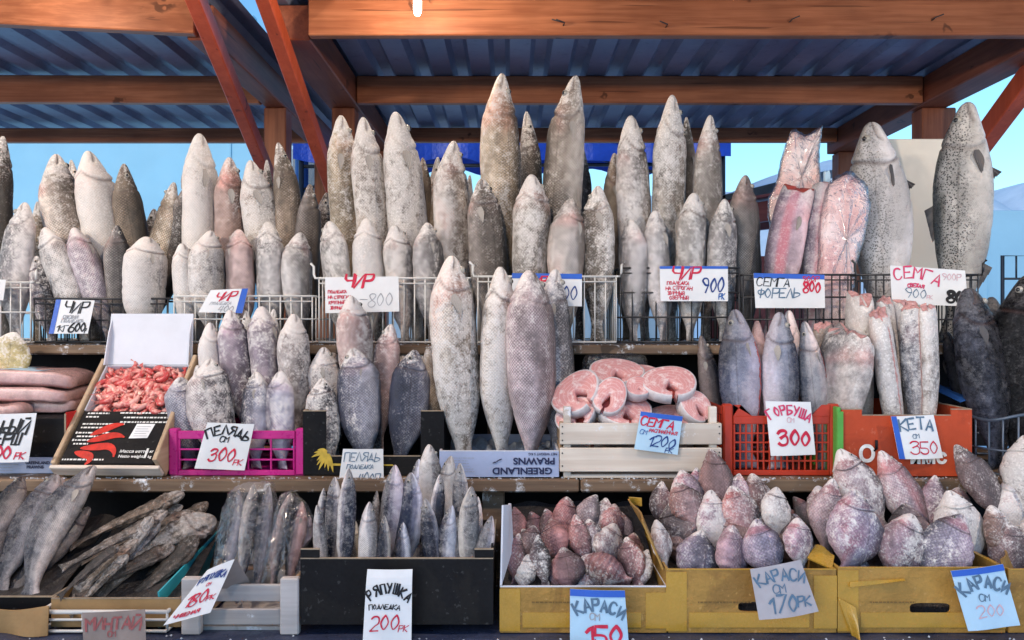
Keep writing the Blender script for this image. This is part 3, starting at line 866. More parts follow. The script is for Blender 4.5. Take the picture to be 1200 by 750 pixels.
def flap(r, pts, mat, name='flap', th=(0, .004, 0)):
    """a loose board flap given by four corners"""
    a, b, c, d = [Vector(p) for p in pts]
    m = MB()
    n = (b - a).cross(d - a).normalized()
    m.slab(lambda u, v: (a * (1 - u) + b * u) * (1 - v) + (d * (1 - u) + c * u) * v + n * .006 * math.sin(u * 5) * v, 6, 4, n * .004)
    return m.build(name, mat, r)

# middle tier
blk, bb = carton(355, 520, 482, 2.13, 2.46, MID, M['black_card'], 'black carton with a yellow flower print', notch=(.122, .062))
def sunflower():
    m = MB(); c = at(385, 530, 2.127)
    for i in range(9):
        a = R(150 + i * 17); L = .030 + .012 * ((i * 7) % 3) / 2; w = .0045
        d = Vector((math.cos(a), 0, math.sin(a))); n = Vector((-d.z, 0, d.x))
        bend = Vector((0, 0, -.010))
        pts = []
        for k in range(7):
            u = k / 6; p = c + d * (.004 + L * u) + bend * u * u
            pts.append((p + n * w * math.sin(math.pi * (u * .85 + .12)), p - n * w * math.sin(math.pi * (u * .85 + .12))))
        vs = [q for pr in pts for q in pr]
        vs = [(v.x, v.y - .0001 * i, v.z) for v in vs]
        m.add(vs, [(2 * k, 2 * k + 1, 2 * k + 3, 2 * k + 2) for k in range(6)])
    m.build('flower_print', M['petal'], blk)
    s = MB(); q = at(460, 546, 2.1265)
    s.add([(c.x, c.y, c.z), (c.x + .004, c.y, c.z - .030), (q.x, c.y, q.z + .004), (q.x + .004, c.y, q.z), (c.x + .002, c.y, c.z - .036)], [(0, 1, 2, 3, 4)])
    s.build('stem_print', M['petal'], blk)
sunflower()

gl, gb = carton(515, 655, 529, 2.10, 2.42, MID, M['blue_card'], 'low pale blue prawn tray holding four big fish', name='carton_tray', edge='white_card', lin=(.008, .03))
def text_mesh(s, size, bold=0.0):
    cu = bpy.data.curves.new('lettering', 'FONT'); cu.body = s; cu.size = size; cu.offset = bold; cu.align_x = 'CENTER'; cu.align_y = 'CENTER'
    ob = bpy.data.objects.new('lettering', cu); COL.objects.link(ob)
    bpy.context.view_layer.update()
    me = bpy.data.meshes.new_from_object(ob.evaluated_get(bpy.context.evaluated_depsgraph_get()))
    bpy.data.objects.remove(ob); bpy.data.curves.remove(cu)
    me.name = 'lettering'
    return me
def put_text(s, cx, cy, Y, size, mat, parent, bold=0.0, rot=0.0, sx=1.0, tilt=0.0):
    me = text_mesh(s, size, bold)
    o = link('lettering', me, mat, parent)
    o.rotation_euler = (R(90) - tilt, R(rot), 0) if False else (R(90), 0, 0)
    p = at(cx, cy, Y)
    o.matrix_basis = Matrix.Translation(p - parent.location) @ Matrix.Rotation(R(rot), 4, 'Y') @ Matrix.Rotation(R(90), 4, 'X') @ Matrix.Diagonal((sx, 1, 1, 1))
    return o
put_text('GREENLAND', 612, 551.5, 2.097, .0245, M['print_navy'], gl, .0008, 180, 1.12)
put_text('PRAWNS', 626, 540.0, 2.097, .0245, M['print_navy'], gl, .0008, 180, 1.12)
put_text('NET WEIGHT 5 KG', 636, 532.0, 2.097, .009, M['print_navy'], gl, .0002, 180, 1.0)
def print_lines(parent, px0, px1, py0, n, dy, Y, mat, h=.0016, seed=1, slant=0.0):
    rs = random.Random(seed); m = MB()
    for i in range(n):
        x = px0; py = py0 + i * dy; end = px0 + (px1 - px0) * rs.uniform(.55, 1)
        while x < end:
            w = rs.uniform(1.5, 4.5)
            a = at(x, py + slant * (x - px0), Y); b = at(min(x + w, end), py + slant * (x - px0), Y)
            m.add([(a.x, Y, a.z), (b.x, Y, b.z), (b.x, Y, b.z + h), (a.x, Y, a.z + h)], [(0, 1, 2, 3)])
            x += w + 1.0
    return m.build('small_print', mat, parent)
print_lines(gl, 532, 556, 537, 6, 3.2, 2.0975, M['ink_grey'], .0012, 2)
gp = MB()
for i, (dx, dz, s) in enumerate(((0, 0, 1), (.006, .004, .8), (.012, .006, .6), (-.006, -.002, .7))):
    c = at(580, 541, 2.097); gp.tube([(c.x + dx, c.y, c.z + dz - .003 * s), (c.x + dx + .004, c.y - .0003, c.z + dz), (c.x + dx + .009 * s, c.y, c.z + dz + .003 * s)], .0012, 5)
gp.build('prawn_emblem', M['print_navy'], gl)

def wooden_box():
    Yf, Yb = 2.09, 2.40
    x0 = at(656, 0, Yf).x; x1 = at(846, 0, Yf).x
    r = empty('wooden_box', ((x0 + x1) / 2, (Yf + Yb) / 2, MID), 'pale wooden slat box filled with pink salmon steaks', 'box', 'crates and cartons of fish')
    zt = lambda py: at(0, py, Yf).z
    k = MB(); k.box(x0, x1, Yf, Yf + .009, zt(521), zt(496), .002); k.build('slat', M['crate_wood'], r)
    k = MB(); k.box(x0, x1, Yf, Yf + .009, max(zt(553), MID + .002), zt(525), .002); k.build('slat', M['crate_wood'], r)
    for (a, b) in ((521, 496), (553, 525)):
        k = MB(); k.box(x0, x1, Yb - .009, Yb, max(zt(b + 28), MID + .002) if a == 553 else zt(a), zt(b), .002); k.build('slat', M['crate_wood'], r)
        for x in (x0 + .001, x1 - .010):
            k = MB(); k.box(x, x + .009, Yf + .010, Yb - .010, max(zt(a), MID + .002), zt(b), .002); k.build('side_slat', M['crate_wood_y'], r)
    for x in (x0 + .0105, x1 - .0305):
        for y in (Yf + .0095, Yb - .0295):
            k = MB(); k.box(x, x + .020, y, y + .020, MID + .002, zt(477), .002); k.build('corner_post', M['crate_wood'], r)
    k = MB(); k.box(x0 + .011, x1 - .011, Yf + .010, Yb - .010, MID + .002, MID + .010); k.build('floor', M['crate_wood'], r)
    k = MB()
    for (px, py) in ((659, 500), (659, 508), (659, 516), (659, 531), (659, 546), (843, 500), (843, 508), (843, 530), (843, 546)):
        p = at(px, py, Yf); k.tube([(p.x, Yf + .001, p.z), (p.x, Yf - .0012, p.z)], .0022, 6)
    k.build('nail_heads', M['wire_dark'], r)
wooden_box()

oc, ob_ = carton(986, 1139, 480, 2.11, 2.42, MID, M['orange_card'], 'orange carton with white lettering under the gutted fish', notch=(.016, .055))
put_text('О', 1016, 533, 2.107, .060, M['print_white'], oc, .0022)
put_text('имс', 1088, 536, 2.107, .052, M['print_white'], oc, .002)
hm = MB(); h = at(1027, 522, 2.1075); hm.tube([(h.x, h.y, h.z + .014), (h.x, h.y, h.z - .010), (h.x - .007, h.y, h.z - .014)], .004, 5); hm.build('tear', M['dark_board'], oc)
gc = MB(); x = at(985, 0, 2.11).x; gc.box(x - .012, x - .001, 2.1048, 2.40, MID + .002, at(0, 477, 2.11).z, .002)
gc.box(x - .012, x + .004, 2.10, 2.1045, MID + .002, at(0, 482, 2.11).z, .001)
o = gc.build('end_panel', M['green'], oc)
bs = MB(); a = at(1096, 472, 2.35); bs.slab(lambda u, v: (a.x + .13 * u, 2.22 + .18 * v, at(0, 474, 2.22).z + .006 + .03 * v + .006 * math.sin(u * 8)), 8, 6, (0, 0, .002))
tag(bs.build('plastic_sheet', M['ink_blue']), 'blue plastic sheet lying over the back of the orange carton', 'plastic sheet')

# left end of the middle tier: boxes under the packs
lb = MB()
def left_boxes():
    Yf = 2.16
    x0 = at(-60, 0, Yf).x
    r = empty('carton', (x0, 2.3, MID), 'pale blue prawn carton under the black carton at left edge', 'carton', 'crates and cartons of fish')
    xr = at(66, 0, Yf).x; z1 = at(0, 536, Yf).z
    m = MB(); m.box(x0, xr, Yf, 2.52, MID + .001, z1, .002); m.build('carton_body', M['blue_card'], r)
    put_text('GREENLAND', 44, 542.5, Yf - .002, .0115, M['print_navy'], r, .0004)
    put_text('PRAWNS', 41, 547.5, Yf - .002, .0115, M['print_navy'], r, .0004)
    print_lines(r, 0, 26, 545, 5, 3.4, Yf - .002, M['ink_grey'], .0014, 5)
    r2 = empty('carton', (x0, 2.3, z1), 'black carton with red side under the frozen packs at left', 'carton', 'crates and cartons of fish')
    xr2 = at(76, 0, Yf).x; z2 = at(0, 490, Yf).z
    m = MB(); m.box(x0, xr2, Yf, 2.50, z1 + .001, z2, .002); m.build('carton_body', M['black_card'], r2)
    m = MB(); m.slab(lambda u, v: (xr2 + .002 + .035 * u, Yf + .30 * u * .9, z1 + .004 + (z2 + .012 - z1) * v), 2, 2, (.002, 0, 0)); m.build('open_side', M['red_card'], r2)
    m = MB(); m.box(xr2 - .001, xr2 + .0035, Yf - .0012, Yf + .002, z1 + .002, z2 + .012); m.build('board_edge', M['raw_edge'], r2)
    return z2
ZPACK = left_boxes()

def rounded_slab(cx, cy, cz, lx, ly, lz, rz, seed, tilt=0.0):
    """a vacuum packed block: flat cushion with creased, uneven surface"""
    rs = np.random.RandomState(seed); ph = rs.rand(6) * 6.28
    nu, nv = 28, 16
    vs, fs = [], []
    for j in range(nv + 1):
        la = -math.pi / 2 + math.pi * j / nv
        for i in range(nu):
            lo = 2 * math.pi * i / nu
            f = lambda c, e: math.copysign(abs(c) ** e, c)
            x = f(math.cos(lo), .28) * f(math.cos(la), .22); y = f(math.sin(lo), .28) * f(math.cos(la), .22); z = f(math.sin(la), .42)
            k = 1 + .03 * math.sin(5 * x + ph[0]) * math.sin(4 * y + ph[1])
            vs.append(Vector((x * lx / 2 * k, y * ly / 2 * k, z * lz / 2 + .003 * math.sin(9 * x + ph[2]) + .003 * math.sin(8 * y + ph[3]))))
    for j in range(nv):
        for i in range(nu):
            fs.append((j * nu + i, j * nu + (i + 1) % nu, (j + 1) * nu + (i + 1) % nu, (j + 1) * nu + i))
    Mx = Matrix.Translation((cx, cy, cz)) @ Matrix.Rotation(rz, 4, 'Z') @ Matrix.Rotation(tilt, 4, 'Y')
    return [Mx @ v for v in vs], fs
def pack(px, py, Y, lx, ly, lz, rz, seed, label, z=None, tilt=0.0):
    p = at(px, py, Y)
    z = z if z is not None else p.z
    v, f = rounded_slab(p.x, Y, z, lx, ly, lz, rz, seed, tilt)
    m = MB(); m.add(v, f, True); o = m.build('frozen_pack', M['pack'])
    tag(o, label, 'frozen pack', 'vacuum packs of frozen fish')
    c = Vector((p.x, Y, z))
    g = MB(); g.add([c + (Vector(q) - c) * 1.035 for q in v], f, True); go = g.build('film', M['thin_film'], origin=c); go.parent = o
    go.location = c - o.location
    return o
z = ZPACK + .018
pack(64, 0, 2.32, .17, .16, .036, .1, 1, 'short frozen pack at the bottom right of the pack stack', z)
pack(-2, 0, 2.28, .26, .20, .036, -.05, 4, 'frozen pack at the bottom left of the pack stack', z)
pack(33, 0, 2.31, .31, .19, .042, .0, 2, 'long frozen pack in the middle of the pack stack', z + .040, .04)
tp = pack(36, 0, 2.32, .30, .19, .044, .05, 3, 'frozen pack on top with a printed label', z + .084, .05)
k = MB(); p = at(33, 0, 2.30); zz = z + .084 + .0235; k.slab(lambda u, v: (p.x - .05 + .11 * u, 2.25 + .10 * v, zz + .002 + .002 * math.sin(6 * u) - .004 * u), 8, 6, (0, 0, .001)); k.build('label', M['paper_blue'], tp)

def shrimp_crate():
    # the crate and its carton lie tilted back on the shelf
    O = Vector((at(133, 0, 2.13).x, 2.09, MID + .036)); ang = R(47); yaw = R(-2)
    X = Vector((math.cos(yaw), math.sin(yaw), 0)); F = Vector((-math.sin(yaw), math.cos(yaw), 0))
    U = F * math.cos(ang) + Vector((0, 0, 1)) * math.sin(ang); N = X.cross(U)
    Mx = Matrix((X, U, N)).transposed().to_4x4(); Mx.translation = O
    W = .268; H = .362
    r = empty('wooden_crate', O, 'raw wood crate tilted back under the black prawn carton', 'crate', 'crates and cartons of fish')
    def B(x0, x1, y0, y1, z0, z1, name, mat, parent=r):
        k = MB(); k.box(x0, x1, y0, y1, z0, z1, .002, Mx); return k.build(name, M[mat], parent)
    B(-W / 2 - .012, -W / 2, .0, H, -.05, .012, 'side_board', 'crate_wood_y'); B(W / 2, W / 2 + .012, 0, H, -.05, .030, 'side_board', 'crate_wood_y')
    B(-W / 2 - .014, W / 2 + .014, -.012, -.001, -.03, .006, 'end_board', 'crate_wood'); B(-W / 2, W / 2, 0, H, -.056, -.0505, 'floor', 'crate_wood_y')
    # a support block under the raised end
    s = MB(); s.box(O.x - .11, O.x + .11, O.y + .17, O.y + .24, MID + .001, O.z + .10, .003); s.build('support_block', M['crate_wood'], r)
    c = empty('prawn_carton', O + N * .0, 'black prawn carton with white raised lid and red prawn picture', 'carton', 'crates and cartons of fish')
    cut = .176; w = W / 2 - .006
    B(-w, w, .004, cut, -.045, .004, 'sleeve', 'black_card', c)
    B(-w, -w + .004, cut + .001, H - .02, -.045, .006, 'tray_side', 'white_card', c); B(w - .004, w, cut + .001, H - .02, -.045, .006, 'tray_side', 'white_card', c)
    B(-w + .0045, w - .0045, H - .024, H - .02, -.045, .006, 'tray_side', 'white_card', c)
    B(-w + .005, w - .005, cut + .001, H - .025, -.044, -.030, 'tray_floor', 'white_card', c)
    # lid: raised upright behind the tray
    top = Mx @ Vector((0, H - .02, .002))
    a = Mx @ Vector((-w, H - .018, .004)); b = Mx @ Vector((w, H - .018, .004))
    lh = 60 / FPX * b.y
    k = MB(); k.slab(lambda u, v: a * (1 - u) + b * u + Vector(((.5 - u) * .008 * v, .02 * v, lh * v * (.965 + .035 * (v if 0 else 1)) )), 6, 4, (0, .004, 0)); k.build('lid', M['white_card'], c)
    for sgn, q in ((-1, a), (1, b)):
        k = MB(); k.slab(lambda u, v: q + Vector((sgn * (-.002 + .0) - sgn * .004 * v, -.022 * u + .02 * v, lh * v * (.92 - .3 * u))), 3, 3, (-sgn * .003, 0, 0)); k.build('lid_side', M['white_card'], c)
    # print on the sleeve, local coordinates (0..1 across, 0..1 up)
    def P(u, v, h=.0055): return Mx @ Vector((-w + 2 * w * u, .004 + (cut - .004) * v, h))
    rs = random.Random(8)
    k = MB()
    for (u0, u1, v0, n) in ((.06, .30, .93, 2), (.06, .52, .72, 2), (.06, .40, .55, 2), (.06, .32, .41, 2), (.42, .96, .94, 1), (.48, .96, .85, 1), (.46, .96, .76, 1), (.02, .46, .05, 1)):
        for i in range(n):
            v = v0 - i * .07; u = u0; end = u1 - (.1 * i)
            while u < end:
                s = rs.uniform(.015, .05); e = min(u + s, end)
                k.add([P(u, v), P(e, v), P(e, v + .028), P(u, v + .028)], [(0, 1, 2, 3)]); u = e + .010
    for v in (.94, .85, .76): k.add([P(.965, v - .005), P(.985, v - .005), P(.985, v + .04), P(.965, v + .04)], [(0, 1, 2, 3)])
    for v in (.55, .41): k.add([P(.03, v - .005), P(.05, v - .005), P(.05, v + .035), P(.03, v + .035)], [(0, 1, 2, 3)])
    k.build('small_print', M['print_white'], c)
    k = MB(); k.add([P(.63, .46), P(.83, .47), P(.855, .74), P(.655, .74)], [(0, 1, 2, 3)]); st = k.build('sticker', M['paper'], c)
    k = MB()
    for i in range(5): k.add([P(.67, .50 + i * .045, .0062), P(.82 - .02 * (i % 2), .50 + i * .045, .0062), P(.82 - .02 * (i % 2), .51 + i * .045, .0062), P(.67, .51 + i * .045, .0062)], [(0, 1, 2, 3)])
    ko = k.build('sticker_print', M['ink_grey'], c); 
    def lettering(s, u, v, size, bold=.0003):
        o = link('lettering', text_mesh(s, size, bold), M['print_white'], c)
        o.matrix_basis = Matrix.Translation(P(u, v, .0058) - c.location) @ Matrix((X, U, N)).transposed().to_4x4()
    lettering('Масса нетто:', .75, .215, .0125); lettering('Netto weight:', .74, .125, .0125); lettering('1', .885, .175, .042, .001); lettering('кг', .935, .215, .011); lettering('kg', .935, .12, .011)
    # red prawn picture: printed bodies with curved tails
    k = MB()
    for i, (u, v, L, a, cv) in enumerate(((.20, .52, .40, .50, -.5), (.20, .40, .46, .30, -.9), (.16, .27, .54, .10, -2.0), (.12, .20, .34, -.25, -3.0))):
        pu = []
        aa = a; x, y = u, v
        for j in range(15):
            q = j / 14
            wd = .008 + .036 * math.sin(math.pi * min(1, q * 1.05)) ** .7
            pu.append((x, y, aa, wd)); x += math.cos(aa) * L / 14 * .86; y += math.sin(aa) * L / 14 * 1.35
            if q > .45: aa += cv / 8
        vs = []
        for (x, y, aa, wd) in pu:
            vs += [P(x - math.sin(aa) * wd, y + math.cos(aa) * wd * 1.5, .0056 + i * .0001), P(x + math.sin(aa) * wd, y - math.cos(aa) * wd * 1.5, .0056 + i * .0001)]
        k.add(vs, [(2 * j, 2 * j + 1, 2 * j + 3, 2 * j + 2) for j in range(14)])
    k.build('prawn_picture', M['prawn_print'], c)
    # the shrimps themselves: curled bodies with segments, tail fan and feelers
    def shrimp_mesh(seed):
        rs = random.Random(seed); m = MB(); L = .062; n = 15; curl = rs.uniform(1.9, 3.6)
        pts, rad = [], []
        a = 0; x = y = 0
        for i in range(n):
            q = i / (n - 1)
            pts.append(Vector((x, y, .0035 * math.sin(q * 3)))); rad.append((.0018 + .0072 * math.sin(math.pi * min(1, .10 + q * .88)) ** .8) * (1 + .07 * (i % 2)))
            x += math.cos(a) * L / n; y += math.sin(a) * L / n
            if q > .25: a += curl / n * 1.3
        m.tube(pts, rad, 8)
        d = (pts[-1] - pts[-2]).normalized(); s = Vector((-d.y, d.x, 0))
        for k_ in (-1, 0, 1):
            e = pts[-1] + d * .012 + s * .006 * k_
            m.add([pts[-1] - s * .002, pts[-1] + s * .002, e + s * .003, e + Vector((0, 0, .0015)), e - s * .003], [(0, 1, 2, 3, 4), (4, 3, 2, 1, 0)])
        for k_ in (-1, 1):
            m.tube([pts[0], pts[0] + Vector((-.014, .006 * k_, .004)), pts[0] + Vector((-.03, .016 * k_ + .004, .002))], .0006, 4)
        for i in range(4, 10):
            p = pts[i]; m.tube([p, p + Vector((-.004, .011, -.003))], .0010, 4)
        me = bpy.data.meshes.new('shrimp'); me.from_pydata([tuple(v) for v in m.v], [], m.f); me.polygons.foreach_set('use_smooth', m.sm); me.materials.append(M['shrimp'])
        return me
    meshes = [shrimp_mesh(i) for i in range(5)]
    rs = random.Random(4)
    nx, ny = 8, 8
    for layer in range(2):
        for j in range(ny):
            for i in range(nx):
                if layer == 1 and (i == nx - 1 or j == ny - 1): continue
                u = -w + .026 + (2 * w - .052) * (i + (.5 if layer else 0)) / (nx - 1) + rs.uniform(-.009, .009); v = cut + .022 + (H - cut - .066) * (j + (.5 if layer else 0)) / (ny - 1) + rs.uniform(-.006, .006)
                o = link('shrimp', meshes[rs.randrange(5)])
                o.matrix_basis = Mx @ Matrix.Translation((u, v, -.017 + .014 * layer + rs.uniform(0, .004))) @ Matrix.Rotation(rs.uniform(0, 6.28), 4, 'Z') @ Matrix.Rotation(rs.uniform(-.5, .5), 4, 'X') @ Matrix.Scale(rs.uniform(.9, 1.2), 4)
                tag(o, 'small curled red shrimp lying in the open prawn carton', 'shrimp', 'shrimps in the open carton')
shrimp_crate()

# bottom tier
YL = 1.75
bc, _ = carton(352, 578, 655, YL - .01, 2.08, LOW + .022, M['black_card'], 'black carton of small vendace on the lowest tier', lin=(.012, .06))
for px in (352, 556):     # raised corners with torn brown edge
    k = MB(); a = at(px, 655, YL - .01); k.box(a.x, a.x + .042, a.y, a.y + .005, a.z + .0025, a.z + .020, .001); k.build('corner_tab', M['black_card'], bc)
    k = MB(); k.box(a.x, a.x + .042, a.y - .0005, a.y + .0055, a.z + .0202, a.z + .0225); k.build('board_edge', M['raw_edge'], bc)
    k = MB(); b = at(px + (0 if px == 352 else 19), 655, YL - .01); k.box(b.x, b.x + .005, b.y + .006, b.y + .12, a.z + .0025, a.z + .020); k.build('corner_tab', M['black_card'], bc)
y1, y1b = carton(586, 783, 688, YL, 2.14, LOW, M['yellow'], 'yellow taped carton heaped with small reddish carp pieces', lin=(.05, .20), edge='white_card')
y2, y2b = carton(781, 980, 668, YL, 2.12, LOW, M['yellow'], 'yellow taped carton of frosty pink crucian carp', lin=(.04, .17), hole=(885, 711, 20, 6), edge='tape')
y3, y3b = carton(982, 1178, 666, YL, 2.12, LOW, M['yellow'], 'yellow taped carton of large grey crucian carp', lin=(.03, .15), hole=(1090, 713, 24, 6.5), edge='tape')
y4, y4b = carton(1182, 1330, 668, YL, 2.12, LOW, M['yellow'], 'yellow carton cut off by the right edge', lin=(.04, .16), edge='tape')
for rt, bb_ in ((y1, y1b), (y2, y2b), (y3, y3b)):      # tape wrapped over the joints, torn flaps
    x0, x1, z0, z1 = bb_
    k = MB(); k.box(x0 - .001, x0 + .045, YL - .0014, YL - .0004, z0 + .004, z1 - .004); k.build('tape', M['tape'], rt)
    k = MB(); k.box(x1 - .05, x1 + .001, YL - .0015, YL - .0005, z0 + .01, z1 - .012)
    k.build('tape', M['tape'], rt)
    k = MB(); k.box(x0 + .05, x1 - .06, YL - .0012, YL - .0003, z0 + .012, z0 + .045); k.build('tape', M['tape'], rt)
    cx = (x0 + x1) / 2; f0 = 600 + (x0 + .07) * FPX / YL; f1 = 600 + (cx + .02) * FPX / YL
    print_lines(rt, f0, f1, 375 + (EYE - (z0 + .066)) * FPX / YL, 1, 3.4, YL - .0012, M['faint_print'], .0030, int(abs(x0) * 100) + 3)
flap(y1, (at(586, 686, YL), at(600, 640, YL + .10), at(600, 590, YL + .14), at(588, 592, YL + .01)), M['white_card'])
flap(y2, (at(776, 668, YL + .015), at(768, 640, YL + .18), at(738, 584, YL + .22), at(752, 612, YL + .02)), M['yellow'])
flap(y2, (at(737, 583, YL + .22), at(752, 584, YL + .22), at(752, 592, YL + .225), at(739, 593, YL + .225)), M['tape'], 'tape_end')
flap(y2, (at(946, 655, YL + .05), at(975, 668, YL + .01), at(978, 650, YL + .05), at(955, 640, YL + .09)), M['tape'])
flap(y3, (at(982, 700, YL - .004), at(1003, 712, YL - .012), at(1008, 752, YL - .03), at(998, 745, YL - .012)), M['tape'])
flap(y3, (at(996, 682, YL - .003), at(1060, 678, YL - .003), at(1060, 681, YL - .006), at(996, 688, YL - .008)), M['tape'], 'tape_end')
flap(y4, (at(1182, 700, YL - .002), at(1200, 690, YL + .1), at(1180, 640, YL + .15), at(1172, 655, YL + .01)), M['yellow'])

dk, _ = carton(-70, 62, 700, YL + .06, 2.12, LOW, M['black_card'], 'dark carton of herring at the lower left corner', lin=(.04, .17))
bk = MB(); x0 = at(-70, 0, YL).x; x1 = at(60, 0, YL).x
bk.slab(lambda u, v: (x0 + (x1 - x0) * u, YL - .01 - .012 * math.sin(u * 9) * (1 - v), LOW + .003 + .060 * v + .006 * math.sin(u * 7) * v), 20, 6, (0, .003, 0))
tag(bk.build('packing_paper', M['brown_card']), 'crumpled brown packing paper along the counter at lower left corner', 'paper')

wbk = wire_basket(48, 196, 717, YL, 2.08, LOW, M['wire_white'], 'white wire basket of dried fish on the lowest tier', .072, 1, 0, r=.0032)
tc, _ = carton(60, 212, 702, YL + .012, 2.06, LOW + .008, M['brown_card'], 'brown carton inside the white basket under the dried fish', lin=(.03, .16))
tl = MB(); p0, p1, p2, p3 = at(184, 757, YL + .03), at(222, 735, YL + .25), at(256, 622, YL + .27), at(186, 694, YL + .03)
tl.slab(lambda u, v: (p0 * (1 - u) + p1 * u) * (1 - v) + (p3 * (1 - u) + p2 * u) * v + Vector((.006 * math.sin(v * 3), 0, 0)), 8, 6, (-.004, .001, 0))
tl.build('turquoise_flap', M['teal'], tc)

def grey_crate():
    Yf, Yb = YL - .01, 2.06
    x0 = at(212, 0, Yf).x; x1 = at(350, 0, Yf).x
    r = empty('wooden_crate', ((x0 + x1) / 2, 1.9, LOW), 'weathered grey slat crate holding film wrapped fish', 'crate', 'crates and cartons of fish')
    zt = lambda py: max(at(0, py, Yf).z, LOW + .002)
    for (a, b) in ((709, 689), (737, 718)):
        for (y, n) in ((Yf + .021, 'slat'), (Yb - .03, 'slat')):
            k = MB(); k.box(x0 + .006, x1 - .006, y, y + .009, zt(a), zt(b), .002); k.build(n, M['grey_wood'], r)
        for x in (x0 + .021, x1 - .030):
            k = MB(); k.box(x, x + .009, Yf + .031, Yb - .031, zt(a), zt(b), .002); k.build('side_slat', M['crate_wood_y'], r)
    for x in (x0, x1 - .042):
        for (y0, y1) in ((Yf, Yf + .020), (Yb - .02, Yb)):
            k = MB(); k.box(x, x + .042, y0, y1, LOW + .002, zt(678), .003); k.build('corner_post', M['grey_wood'], r)
    k = MB(); k.box(x0 + .03, x1 - .03, Yf + .03, Yb - .03, LOW + .002, LOW + .010); k.build('floor', M['grey_wood'], r)
grey_crate()
STAND = [o for o in bpy.data.objects if o.name == 'display_stand'][0]
a = at(556, 0, YL + .02).x; b = at(584, 0, YL + .02).x
for q0, q1 in ((a, a + .022), (a + .026, b)):
    pl = MB(); pl.box(q0, q1, 1.655, 1.670, .30, LOW - .004, .002); pl.build('slat', M['grey_wood'], STAND)

# ------------------------------------------------------------------ fish
PROF = {   # (t along the body from tail to snout, half breadth, half thickness) relative to the widest breadth
 'chir': [(0, .50, .05), (.03, .46, .06), (.07, .37, .13), (.11, .35, .22), (.19, .54, .42), (.28, .79, .58), (.37, .94, .67), (.48, 1.0, .70), (.68, 1.0, .71), (.78, .95, .68), (.83, .85, .62), (.87, .69, .53), (.91, .54, .44), (.945, .40, .34), (.975, .27, .24), (.992, .18, .16), (1, .09, .08)],
 'slim': [(0, .60, .05), (.04, .50, .06), (.08, .34, .14), (.12, .33, .24), (.22, .62, .50), (.34, .90, .70), (.50, 1.0, .78), (.68, .99, .78), (.79, .90, .72), (.85, .76, .64), (.90, .60, .54), (.95, .40, .38), (.985, .22, .24), (1, .08, .10)],
 'salmon': [(0, .62, .05), (.04, .55, .07), (.08, .38, .15), (.12, .36, .22), (.22, .56, .38), (.36, .86, .56), (.50, 1.0, .62), (.64, .99, .62), (.74, .88, .58), (.81, .74, .54), (.86, .62, .48), (.91, .48, .40), (.95, .36, .31), (.98, .26, .22), (.994, .18, .15), (1, .09, .08)],
 'cutoff': [(0, .55, .05), (.04, .46, .07), (.08, .34, .15), (.13, .36, .22), (.25, .60, .38), (.40, .84, .50), (.58, .98, .56), (.75, 1.0, .56), (.90, .97, .54), (.97, .93, .50), (1, .86, .44)],
 'carp': [(0, .50, .05), (.04, .42, .07), (.09, .30, .14), (.13, .34, .20), (.22, .62, .34), (.34, .88, .46), (.46, 1.0, .52), (.56, 1.0, .54), (.66, .91, .52), (.75, .74, .47), (.83, .55, .40), (.90, .37, .30), (.95, .24, .21), (.985, .14, .13), (1, .07, .06)],
 'dry': [(0, .9, .05), (.05, .6, .08), (.10, .28, .16), (.20, .36, .26), (.40, .60, .42), (.60, .80, .50), (.74, .92, .56), (.84, 1.0, .62), (.90, .90, .60), (.95, .66, .48), (.985, .40, .32), (1, .14, .14)],
 'flat': [(0, .30, .03), (.05, .22, .05), (.10, .18, .06), (.16, .40, .10), (.28, .78, .16), (.45, 1.0, .20), (.62, .98, .20), (.78, .76, .20), (.88, .50, .18), (.95, .32, .14), (1, .10, .06)],
}
GILL = {'chir': .835, 'slim': .83, 'salmon': .80, 'carp': .765, 'dry': .83}
def smooth_prof(p, t, col):
    xs = [q[0] for q in p]; ys = [q[col] for q in p]
    return np.interp(t, xs, ys)

